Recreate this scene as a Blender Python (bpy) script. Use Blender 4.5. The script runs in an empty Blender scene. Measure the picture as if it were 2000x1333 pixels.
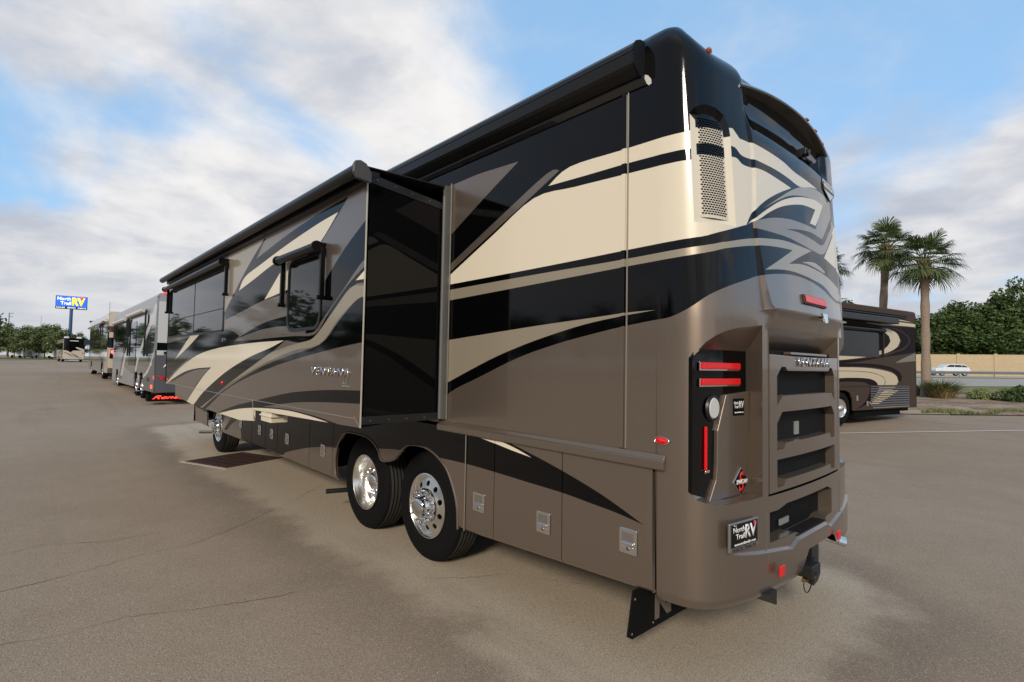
import bpy, bmesh, math, random
from mathutils import Vector, Matrix, noise
from mathutils.geometry import delaunay_2d_cdt
random.seed(7)
R = math.radians
scene = bpy.context.scene
COL = scene.collection
# ------------------------------------------------------------------ camera
cam = bpy.data.cameras.new('camera'); co = bpy.data.objects.new('camera', cam); COL.objects.link(co)
cam.sensor_width = 36; cam.lens = 1029.94 / 2000 * 36; cam.clip_start = .05; cam.clip_end = 6000
CR = Vector((0.67393449, 0.73856244, 0.01838012)); CU = Vector((0.0196929, -0.04282835, 0.99888834)); CF = Vector((-0.7385286, 0.67282335, 0.04340794))
co.matrix_world = Matrix(((CR.x, CU.x, -CF.x, 4.3189), (CR.y, CU.y, -CF.y, -2.7983), (CR.z, CU.z, -CF.z, 1.8766), (0, 0, 0, 1)))
scene.camera = co
scene.render.resolution_x = 1024; scene.render.resolution_y = 682
# ------------------------------------------------------------------ light
SUN_EL, SUN_AZ = 26, -58          # the sun direction: azimuth measured from +x
sl = bpy.data.lights.new('sun', 'SUN'); so = bpy.data.objects.new('sun', sl); COL.objects.link(so)
sl.energy = 3.1; sl.angle = R(11); sl.color = (1, .90, .76)
sd = Vector((math.cos(R(SUN_EL)) * math.cos(R(SUN_AZ)), math.cos(R(SUN_EL)) * math.sin(R(SUN_AZ)), math.sin(R(SUN_EL))))
so.rotation_euler = sd.to_track_quat('Z', 'Y').to_euler()
scene.view_settings.view_transform = 'Standard'; scene.view_settings.look = 'None'
scene.view_settings.exposure = 0; scene.view_settings.gamma = 1
W = bpy.data.worlds.new('World'); scene.world = W; W.use_nodes = True
nt = W.node_tree; nt.nodes.clear(); N = nt.nodes.new; L = nt.links.new
def val(v):
    n = N('ShaderNodeValue'); n.outputs[0].default_value = v; return n.outputs[0]
def M(op, a, b=None, c=None, clamp=False):
    n = N('ShaderNodeMath'); n.operation = op; n.use_clamp = clamp
    for i, x in enumerate((a, b, c)):
        if x is None: continue
        if isinstance(x, (int, float)): n.inputs[i].default_value = x
        else: L(x, n.inputs[i])
    return n.outputs[0]
def mixc(f, a, b):
    n = N('ShaderNodeMix'); n.data_type = 'RGBA'
    for i, x in ((0, f), (6, a), (7, b)):
        if isinstance(x, (int, float)): n.inputs[i].default_value = x
        elif isinstance(x, tuple): n.inputs[i].default_value = (*x, 1)
        else: L(x, n.inputs[i])
    return n.outputs[2]
def nz(vec, scale, detail=6, rough=.55, dist=0.):
    n = N('ShaderNodeTexNoise'); n.inputs['Scale'].default_value = scale; n.inputs['Detail'].default_value = detail
    n.inputs['Roughness'].default_value = rough; n.inputs['Distortion'].default_value = dist; L(vec, n.inputs['Vector']); return n.outputs['Fac']
def ramp(x, a, b): return M('SMOOTHSTEP', x, a, b) if False else sstep(x, a, b)
def sstep(x, a, b):
    n = N('ShaderNodeMapRange'); n.interpolation_type = 'SMOOTHSTEP'; L(x, n.inputs[0])
    n.inputs[1].default_value = a; n.inputs[2].default_value = b; return n.outputs[0]
tc = N('ShaderNodeTexCoord'); sx = N('ShaderNodeSeparateXYZ'); L(tc.outputs['Generated'], sx.inputs[0])
zc = M('MAXIMUM', sx.outputs[2], 0.0)
den = M('ADD', zc, .20)
cv = N('ShaderNodeCombineXYZ'); L(M('DIVIDE', sx.outputs[0], den), cv.inputs[0]); L(M('DIVIDE', sx.outputs[1], den), cv.inputs[1])
sky = N('ShaderNodeTexSky'); sky.sky_type = 'NISHITA'; sky.sun_disc = False
sky.sun_elevation = R(SUN_EL); sky.sun_rotation = R(90 - SUN_AZ); sky.air_density = 1; sky.dust_density = 1.5; sky.ozone_density = 2
SKYK = .13
skc = N('ShaderNodeVectorMath'); skc.operation = 'SCALE'; L(sky.outputs[0], skc.inputs[0]); skc.inputs['Scale'].default_value = SKYK
skl = mixc(.55, skc.outputs[0], (.36, .66, 1.02))
n1 = nz(cv.outputs[0], .75, 8, .52, .3); n2 = nz(cv.outputs[0], 2.1, 8, .58, .2); n3 = nz(cv.outputs[0], .33, 3, .5)
# thin high veil, then the heavier low cloud towards the horizon
veil = M('MULTIPLY', sstep(n2, .40, .84), .5)
low = M('SUBTRACT', 1.0, sstep(zc, .06, .52))
heavy = sstep(M('ADD', n1, M('MULTIPLY', low, .17)), .50, .63)
mask = M('MAXIMUM', veil, heavy)
shade = sstep(M('ADD', M('MULTIPLY', n2, .6), M('MULTIPLY', n3, .5)), .42, .68)
ccol = mixc(shade, (.44, .475, .55), (.82, .80, .785))
ccol = mixc(M('MULTIPLY', M('SUBTRACT', 1.0, sstep(zc, .0, .22)), .8), ccol, (.53, .55, .585))
# unseen sky behind the photographer, darkened to keep the paint's reflections dark
back = sstep(M('MULTIPLY', sx.outputs[1], -1.0), .0, .8)
skyall = mixc(mask, skl, ccol)
skyall = mixc(M('MULTIPLY', back, .80), skyall, (.27, .275, .30))
bg = N('ShaderNodeBackground'); bg.inputs[1].default_value = 1.15; L(skyall, bg.inputs[0])
wo = N('ShaderNodeOutputWorld'); L(bg.outputs[0], wo.inputs[0])

# ------------------------------------------------------------------ materials
MATS = {}
def mat(name, col, rough=.5, metal=0., coat=0., bump=None, emit=None, spec=.5, noise_amt=0., noise_scale=8., flake=0., coatr=.03, alpha=None, trans=0.):
    if name in MATS: return MATS[name]
    m = bpy.data.materials.new(name); m.use_nodes = True; MATS[name] = m
    t = m.node_tree; b = t.nodes['Principled BSDF']
    b.inputs['Base Color'].default_value = (*col, 1); b.inputs['Roughness'].default_value = rough
    b.inputs['Metallic'].default_value = metal; b.inputs['Coat Weight'].default_value = coat; b.inputs['Coat Roughness'].default_value = coatr
    b.inputs['Specular IOR Level'].default_value = spec; b.inputs['Transmission Weight'].default_value = trans
    if emit: b.inputs['Emission Color'].default_value = (*emit[0], 1); b.inputs['Emission Strength'].default_value = emit[1]
    tcn = t.nodes.new('ShaderNodeTexCoord')
    if noise_amt:
        n = t.nodes.new('ShaderNodeTexNoise'); n.inputs['Scale'].default_value = noise_scale; n.inputs['Detail'].default_value = 6
        t.links.new(tcn.outputs['Object'], n.inputs['Vector'])
        mx = t.nodes.new('ShaderNodeMix'); mx.data_type = 'RGBA'
        mx.inputs[6].default_value = (*[c * (1 - noise_amt) for c in col], 1); mx.inputs[7].default_value = (*[min(1, c * (1 + noise_amt)) for c in col], 1)
        t.links.new(n.outputs['Fac'], mx.inputs[0]); t.links.new(mx.outputs[2], b.inputs['Base Color'])
    if bump:
        n = t.nodes.new('ShaderNodeTexNoise'); n.inputs['Scale'].default_value = bump[0]; n.inputs['Detail'].default_value = 4
        t.links.new(tcn.outputs['Object'], n.inputs['Vector'])
        bp = t.nodes.new('ShaderNodeBump'); bp.inputs['Strength'].default_value = bump[1]; bp.inputs['Distance'].default_value = bump[2]
        t.links.new(n.outputs['Fac'], bp.inputs['Height']); t.links.new(bp.outputs[0], b.inputs['Normal'])
    return m
BLACK = mat('gloss_black_paint', (.0012, .0012, .0015), .6, 0, .75, coatr=.06, spec=0.)
TAUPE = mat('taupe_metallic_paint', (.225, .178, .142), .34, .72, .7, coatr=.05, noise_amt=.05, noise_scale=900, bump=(1.1, .035, .03))
TAUPE2 = mat('warm_grey_paint', (.22, .18, .14), .38, .3, .65, coatr=.07, bump=(1.1, .035, .03))
CHAMP = mat('champagne_paint', (.32, .275, .205), .38, .3, .65, coatr=.07, bump=(1.1, .035, .03))
CREAM = mat('cream_paint', (.68, .61, .48), .4, 0, .65, coatr=.07, bump=(1.1, .035, .03))
PAINT = {'black': BLACK, 'taupe': TAUPE, 'taupe2': TAUPE2, 'champ': CHAMP, 'cream': CREAM}
CHROME = mat('chrome', (.82, .82, .82), .09, 1)
ALU = mat('polished_aluminium', (.86, .85, .83), .26, 1, bump=(60, .05, .002))
TREAD = mat('tread_rubber', (.045, .042, .038), .85, bump=(90, .4, .003), spec=.2)
RUBBER = mat('tyre_rubber', (.004, .004, .004), .8, bump=(120, .2, .002), spec=.15)
PLASTIC = mat('black_plastic', (.010, .010, .011), .42)
AWN = mat('awning_case_black', (.008, .0075, .007), .35, 0, .1, spec=.3)
AWNB = mat('window_awning_black', (.003, .003, .003), .3, 0, .1, spec=.15)
GLASS = mat('dark_tinted_glass', (.004, .0045, .005), .03, 0, 0, spec=.45)
REDL = mat('red_lens', (.62, .004, .006), .3, 0, .25, emit=((1, .008, .01), .08), bump=(70, .5, .006))
REDE = mat('lit_red_lens', (.8, .02, .02), .2, 0, 1, emit=((1, .05, .03), 1.6))
CLEAR = mat('clear_lens', (.75, .75, .72), .12, .2, 1, bump=(220, .4, .004))
SEAL = mat('grey_rubber_seal', (.10, .10, .095), .5)
MESHM = mat('black_mesh', (.004, .004, .004), .6, bump=(160, .8, .01), spec=.15)
WHITE = mat('white_lettering', (.8, .8, .78), .4)
REDP = mat('red_print', (.6, .02, .02), .4)
UNDER = mat('underbody_black', (.003, .003, .003), .8, spec=.1)
AMB = mat('amber_marker_lens', (.30, .05, .03), .3, 0, .3)
TINT = mat('tinted_side_glass', (.004, .004, .005), .15, spec=.25)
STEEL = mat('dull_steel', (.25, .24, .22), .35, .9)
BRASS = mat('brass_pin', (.45, .28, .10), .35, .9)

# ------------------------------------------------------------------ helpers
def link(o, parent=None):
    COL.objects.link(o)
    if parent: o.parent = parent
    return o
def tag(o, label=None, cat=None, group=None, kind=None):
    if label: o['label'] = label
    if cat: o['category'] = cat
    if group: o['group'] = group
    if kind: o['kind'] = kind
    return o
def empty(name, loc=(0, 0, 0), rz=0., label=None, cat=None, group=None):
    o = bpy.data.objects.new(name, None); o.location = loc; o.rotation_euler = (0, 0, rz); o.empty_display_size = .2
    COL.objects.link(o); return tag(o, label, cat, group)
class MB:
    def __init__(s): s.v = []; s.f = []; s.m = []; s.sm = []
    def add(s, vs, fs, m=0, smooth=False):
        o = len(s.v); s.v += [tuple(v) for v in vs]
        for f in fs: s.f.append([i + o for i in f]); s.m.append(m); s.sm.append(smooth)
    def box(s, x0, x1, y0, y1, z0, z1, m=0):
        s.add([(x0, y0, z0), (x1, y0, z0), (x1, y1, z0), (x0, y1, z0), (x0, y0, z1), (x1, y0, z1), (x1, y1, z1), (x0, y1, z1)],
              [(0, 3, 2, 1), (4, 5, 6, 7), (0, 1, 5, 4), (1, 2, 6, 5), (2, 3, 7, 6), (3, 0, 4, 7)], m)
    def quad(s, a, b, c, d, m=0): s.add([a, b, c, d], [(0, 1, 2, 3)], m)
    def tube(s, p0, p1, r0, r1=None, n=14, m=0, cap=True):
        r1 = r0 if r1 is None else r1; p0 = Vector(p0); p1 = Vector(p1); d = (p1 - p0).normalized()
        a = d.orthogonal().normalized(); b = d.cross(a); vs = []
        for p, r in ((p0, r0), (p1, r1)):
            for i in range(n):
                t = 2 * math.pi * i / n; vs.append(p + (a * math.cos(t) + b * math.sin(t)) * r)
        s.add(vs, [(i, (i + 1) % n, n + (i + 1) % n, n + i) for i in range(n)], m, True)
        if cap: s.add(vs, [tuple(range(n - 1, -1, -1)), tuple(range(n, 2 * n))], m)
    def lathe(s, prof, c=(0, 0, 0), n=48, m=0, a0=0., a1=2 * math.pi, ms=None):
        """profile of (radius, y) turned about the y axis"""
        full = abs(a1 - a0 - 2 * math.pi) < 1e-6; k = n if full else n + 1; o = len(s.v)
        for r, y in prof:
            for i in range(k):
                t = a0 + (a1 - a0) * i / n; s.v.append((c[0] + r * math.cos(t), c[1] + y, c[2] + r * math.sin(t)))
        for j in range(len(prof) - 1):
            for i in range(n):
                i2 = (i + 1) % k
                s.f.append([o + j * k + i, o + j * k + i2, o + (j + 1) * k + i2, o + (j + 1) * k + i]); s.m.append(ms[j] if ms else m); s.sm.append(True)
    def prism(s, pts, d, m=0):
        """closed planar loop of 3-D points pushed along d"""
        n = len(pts); d = Vector(d); a = [Vector(p) for p in pts]; b = [p + d for p in a]
        s.add(a + b, [tuple(range(n)), tuple(range(2 * n - 1, n - 1, -1))] + [(i, n + i, n + (i + 1) % n, (i + 1) % n) for i in range(n)], m)
    def build(s, name, mats, parent=None, bevel=0., sharp=40, seg=2, fix=True):
        me = bpy.data.meshes.new(name); me.from_pydata(s.v, [], s.f)
        for m in (mats if isinstance(mats, (list, tuple)) else [mats]): me.materials.append(m)
        me.polygons.foreach_set('material_index', s.m); me.polygons.foreach_set('use_smooth', s.sm); me.update()
        bm = bmesh.new(); bm.from_mesh(me); bmesh.ops.remove_doubles(bm, verts=bm.verts, dist=1e-5)
        if fix: bmesh.ops.recalc_face_normals(bm, faces=bm.faces)
        bm.to_mesh(me); bm.free()
        if any(s.sm): me.set_sharp_from_angle(angle=R(sharp))
        o = link(bpy.data.objects.new(name, me), parent)
        if bevel:
            b = o.modifiers.new('bevel', 'BEVEL'); b.width = bevel; b.segments = seg; b.limit_method = 'ANGLE'; b.angle_limit = R(35)
            b.harden_normals = True
        return o
def smooth_loop(P, closed=True, k=4, lim=34):
    n = len(P)
    if n < 4: return list(P)
    def corner(i):
        if not closed and i in (0, n - 1): return True
        a, b, c = P[i - 1], P[i], P[(i + 1) % n]
        u = (b[0] - a[0], b[1] - a[1]); v = (c[0] - b[0], c[1] - b[1])
        d = math.degrees(abs(math.atan2(u[0] * v[1] - u[1] * v[0], u[0] * v[0] + u[1] * v[1]))); return d > lim
    cs = [corner(i) for i in range(n)]; out = []
    for i in range(n if closed else n - 1):
        p1 = P[i]; p2 = P[(i + 1) % n]; p0 = P[i - 1] if not cs[i] else p1; j = (i + 1) % n; p3 = P[(i + 2) % n] if not cs[j] else p2
        if cs[i] and cs[j]: out.append(p1); continue
        for q in range(k):
            t = q / k
            out.append(tuple(.5 * (2 * b + (c - a) * t + (2 * a - 5 * b + 4 * c - d) * t * t + (3 * b - a - 3 * c + d) * t ** 3) for a, b, c, d in zip(p0, p1, p2, p3)))
    if not closed: out.append(P[-1])
    return out
def inside(P, x, y):
    c = False; n = len(P); j = n - 1
    for i in range(n):
        xi, yi = P[i]; xj, yj = P[j]
        if (yi > y) != (yj > y) and x < (xj - xi) * (y - yi) / (yj - yi) + xi: c = not c
        j = i
    return c
def paint(name, dom, layers=(), base='taupe', S=None, holes=(), lines=(), parent=None, depth=None, mats=PAINT, curved=False, smooth=True, extra=None):
    """a surface S(t,z) over the outline dom, cut along every colour border so that each face carries its own paint"""
    keys = list(mats); loops = [list(dom)] + [list(h) for h in holes]
    lay = []
    bb = (min(p[0] for p in dom), max(p[0] for p in dom), min(p[1] for p in dom), max(p[1] for p in dom))
    for c, P in layers:
        P = smooth_loop(P) if smooth else list(P)
        if max(p[0] for p in P) < bb[0] or min(p[0] for p in P) > bb[1] or max(p[1] for p in P) < bb[2] or min(p[1] for p in P) > bb[3]: continue
        lay.append((c, P)); loops.append(P)
    vs = []; es = []
    for P in loops:
        o = len(vs); vs += [Vector(p) for p in P]; es += [(o + i, o + (i + 1) % len(P)) for i in range(len(P))]
    for a, b in lines: o = len(vs); vs += [Vector(a), Vector(b)]; es.append((o, o + 1))
    V, E, F, _, _, _ = delaunay_2d_cdt(vs, es, [], 0, 1e-5)
    faces = []; mi = []
    for f in F:
        x = sum(V[i][0] for i in f) / len(f); y = sum(V[i][1] for i in f) / len(f)
        if not inside(dom, x, y) or any(inside(h, x, y) for h in holes): continue
        c = base
        for cc, P in lay:
            if inside(P, x, y): c = cc
        faces.append(f); mi.append(keys.index(c))
    used = sorted({i for f in faces for i in f}); mp = {j: i for i, j in enumerate(used)}
    uv = [V[j] for j in used]; P3 = [Vector(S(p[0], p[1])) for p in uv]; faces = [[mp[i] for i in f] for f in faces]
    # outward orientation
    a, b, c = [P3[i] for i in faces[0]]; f0 = faces[0]
    e = 1e-3; p = uv[f0[0]]; n0 = (Vector(S(p[0] + e, p[1])) - Vector(S(p[0] - e, p[1]))).cross(Vector(S(p[0], p[1] + e)) - Vector(S(p[0], p[1] - e)))
    if (b - a).cross(c - a).dot(n0) < 0: faces = [f[::-1] for f in faces]
    nf = len(faces); ng = len(P3); smf = [curved] * nf
    if depth:
        d = Vector(depth); cnt = {}
        for fi, f in enumerate(faces):
            for i in range(3): k = (f[i], f[(i + 1) % 3]); cnt[k] = fi
        bnd = [(k, fi) for k, fi in cnt.items() if (k[1], k[0]) not in cnt]; dup = {}
        def dv(i):
            if i not in dup: dup[i] = (len(P3), len(P3) + 1); P3.append(P3[i].copy()); P3.append(P3[i] + d)
            return dup[i]
        for (i, j), fi in bnd:
            a0, a1 = dv(i); b0, b1 = dv(j); faces.append([b0, a0, a1, b1]); mi.append(mi[fi]); smf.append(False)
    if extra:
        for vs3, fs3, mk in extra:
            o = len(P3); P3 += [Vector(v) for v in vs3]
            for f in fs3: faces.append([o + i for i in f]); mi.append(keys.index(mk)); smf.append(len(fs3) > 40)
    me = bpy.data.meshes.new(name); me.from_pydata(P3, [], faces)
    for k in keys: me.materials.append(mats[k])
    me.polygons.foreach_set('material_index', mi); me.polygons.foreach_set('use_smooth', smf); me.update()
    if curved and not extra and not depth:
        ns = []
        for p in uv:
            n = (Vector(S(p[0] + e, p[1])) - Vector(S(p[0] - e, p[1]))).cross(Vector(S(p[0], p[1] + e)) - Vector(S(p[0], p[1] - e))); ns.append(n.normalized())
        me.normals_split_custom_set_from_vertices(ns)
    return link(bpy.data.objects.new(name, me), parent)
def text(name, s, m, origin, ux, uz, w, h, parent=None, ext=.002, shear=0., bold=0., align='CENTER', sp=1.):
    """lettering as real mesh, centred at origin; ux reads along, uz up; fitted to w x h metres"""
    cu = bpy.data.curves.new(name, 'FONT'); cu.body = s; cu.align_x = 'CENTER'; cu.align_y = 'CENTER'; cu.shear = shear; cu.offset = bold; cu.space_character = sp
    cu.extrude = 0; cu.resolution_u = 3
    o = bpy.data.objects.new('t', cu); COL.objects.link(o); dg = bpy.context.evaluated_depsgraph_get(); dg.update()
    me = bpy.data.meshes.new_from_object(o.evaluated_get(dg)); bpy.data.objects.remove(o)
    bm = bmesh.new(); bm.from_mesh(me)
    xs = [v.co.x for v in bm.verts]; ys = [v.co.y for v in bm.verts]
    r = bmesh.ops.extrude_face_region(bm, geom=bm.faces[:])
    ux = Vector(ux).normalized(); uz = Vector(uz).normalized(); un = ux.cross(uz).normalized(); og = Vector(origin)
    top = {g for g in r['geom'] if isinstance(g, bmesh.types.BMVert)}
    cx = (max(xs) + min(xs)) / 2; cy = (max(ys) + min(ys)) / 2; kx = w / (max(xs) - min(xs)); ky = h / (max(ys) - min(ys))
    for v in bm.verts:
        a = (v.co.x - cx) * kx; b = (v.co.y - cy) * ky
        v.co = og + ux * a + uz * b + un * (ext if v in top else 0)
    bmesh.ops.recalc_face_normals(bm, faces=bm.faces)
    bm.to_mesh(me); bm.free(); me.materials.clear(); me.materials.append(m); me.name = name
    return link(bpy.data.objects.new(name, me), parent)
def copy_tree(o, parent=None):
    c = o.copy(); COL.objects.link(c); c.parent = parent
    for ch in [x for x in bpy.data.objects if x.parent == o]: copy_tree(ch, c)
    return c
def circ(cx, cy, r, n=20): return [(cx + r * math.cos(2 * math.pi * i / n), cy + r * math.sin(2 * math.pi * i / n)) for i in range(n)]
def rrect(x0, x1, y0, y1, r, n=5):
    out = []
    for cx, cy, a in ((x1 - r, y1 - r, 0), (x0 + r, y1 - r, 90), (x0 + r, y0 + r, 180), (x1 - r, y0 + r, 270)):
        for i in range(n + 1): t = R(a + 90 * i / n); out.append((cx + r * math.cos(t), cy + r * math.sin(t)))
    return out
def gz(x, y):
    """the lot is a shallow bowl draining to the grate"""
    r = math.hypot(x, y); T = ((0, 0), (9, 0), (20, .21), (30, .42), (38, .55), (65, .85), (105, .95), (140, 1.1), (200, 1.2), (9999, 1.2)); z = 1.2
    for (a, za), (b, zb) in zip(T, T[1:]):
        if r <= b:
            t = (r - a) / (b - a); z = za + (zb - za) * t; break
    t = min(1, max(0, (y - 40) / 50)); return z + .35 * t * t * (3 - 2 * t)
import math
YC=1.28
_pl=[(2.55,0),(2.60,.0006),(2.65,.0045),(2.70,.0115),(2.743,.0225),(2.785,.042),(2.82,.069),(2.85,.105),(2.873,.15),(2.892,.2),(2.908,.26),(2.922,.33),(2.948,.5),(2.97,.75),(2.982,1.0),(2.987,1.28)]
def _cat(P,n=4):
    out=[]
    for i in range(len(P)-1):
        p0=P[max(i-1,0)];p1=P[i];p2=P[i+1];p3=P[min(i+2,len(P)-1)]
        for k in range(n):
            t=k/n
            out.append(tuple(.5*((2*b)+(c-a)*t+(2*a-5*b+4*c-d)*t*t+(3*b-a-3*c+d)*t**3) for a,b,c,d in zip(p0,p1,p2,p3)))
    out.append(tuple(P[-1]));return out
_half=_cat(_pl)
PLAN=_half+[(x,2*YC-y) for x,y in _half[-2::-1]]
TS=[2.55]
for _a,_b in zip(PLAN,PLAN[1:]): TS.append(TS[-1]+math.hypot(_b[0]-_a[0],_b[1]-_a[1]))
TEND=TS[-1]
def plan(t):
    if t<=TS[0]: return (t,0.0)
    if t>=TEND: return (2.55-(t-TEND),2*YC)
    lo,hi=0,len(TS)-1
    while hi-lo>1:
        m=(lo+hi)//2
        if TS[m]<=t: lo=m
        else: hi=m
    f=(t-TS[lo])/(TS[hi]-TS[lo]); a,b=PLAN[lo],PLAN[hi]
    return (a[0]+(b[0]-a[0])*f,a[1]+(b[1]-a[1])*f)
def lean(z): return 2.987 if z<2.2 else 2.987-.07*(z-2.2)
def S0(t,z):
    x,y=plan(t)
    if x>2.33: x=2.33+(x-2.33)*(lean(z)-2.33)/.657
    return (x,y,z)
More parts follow.
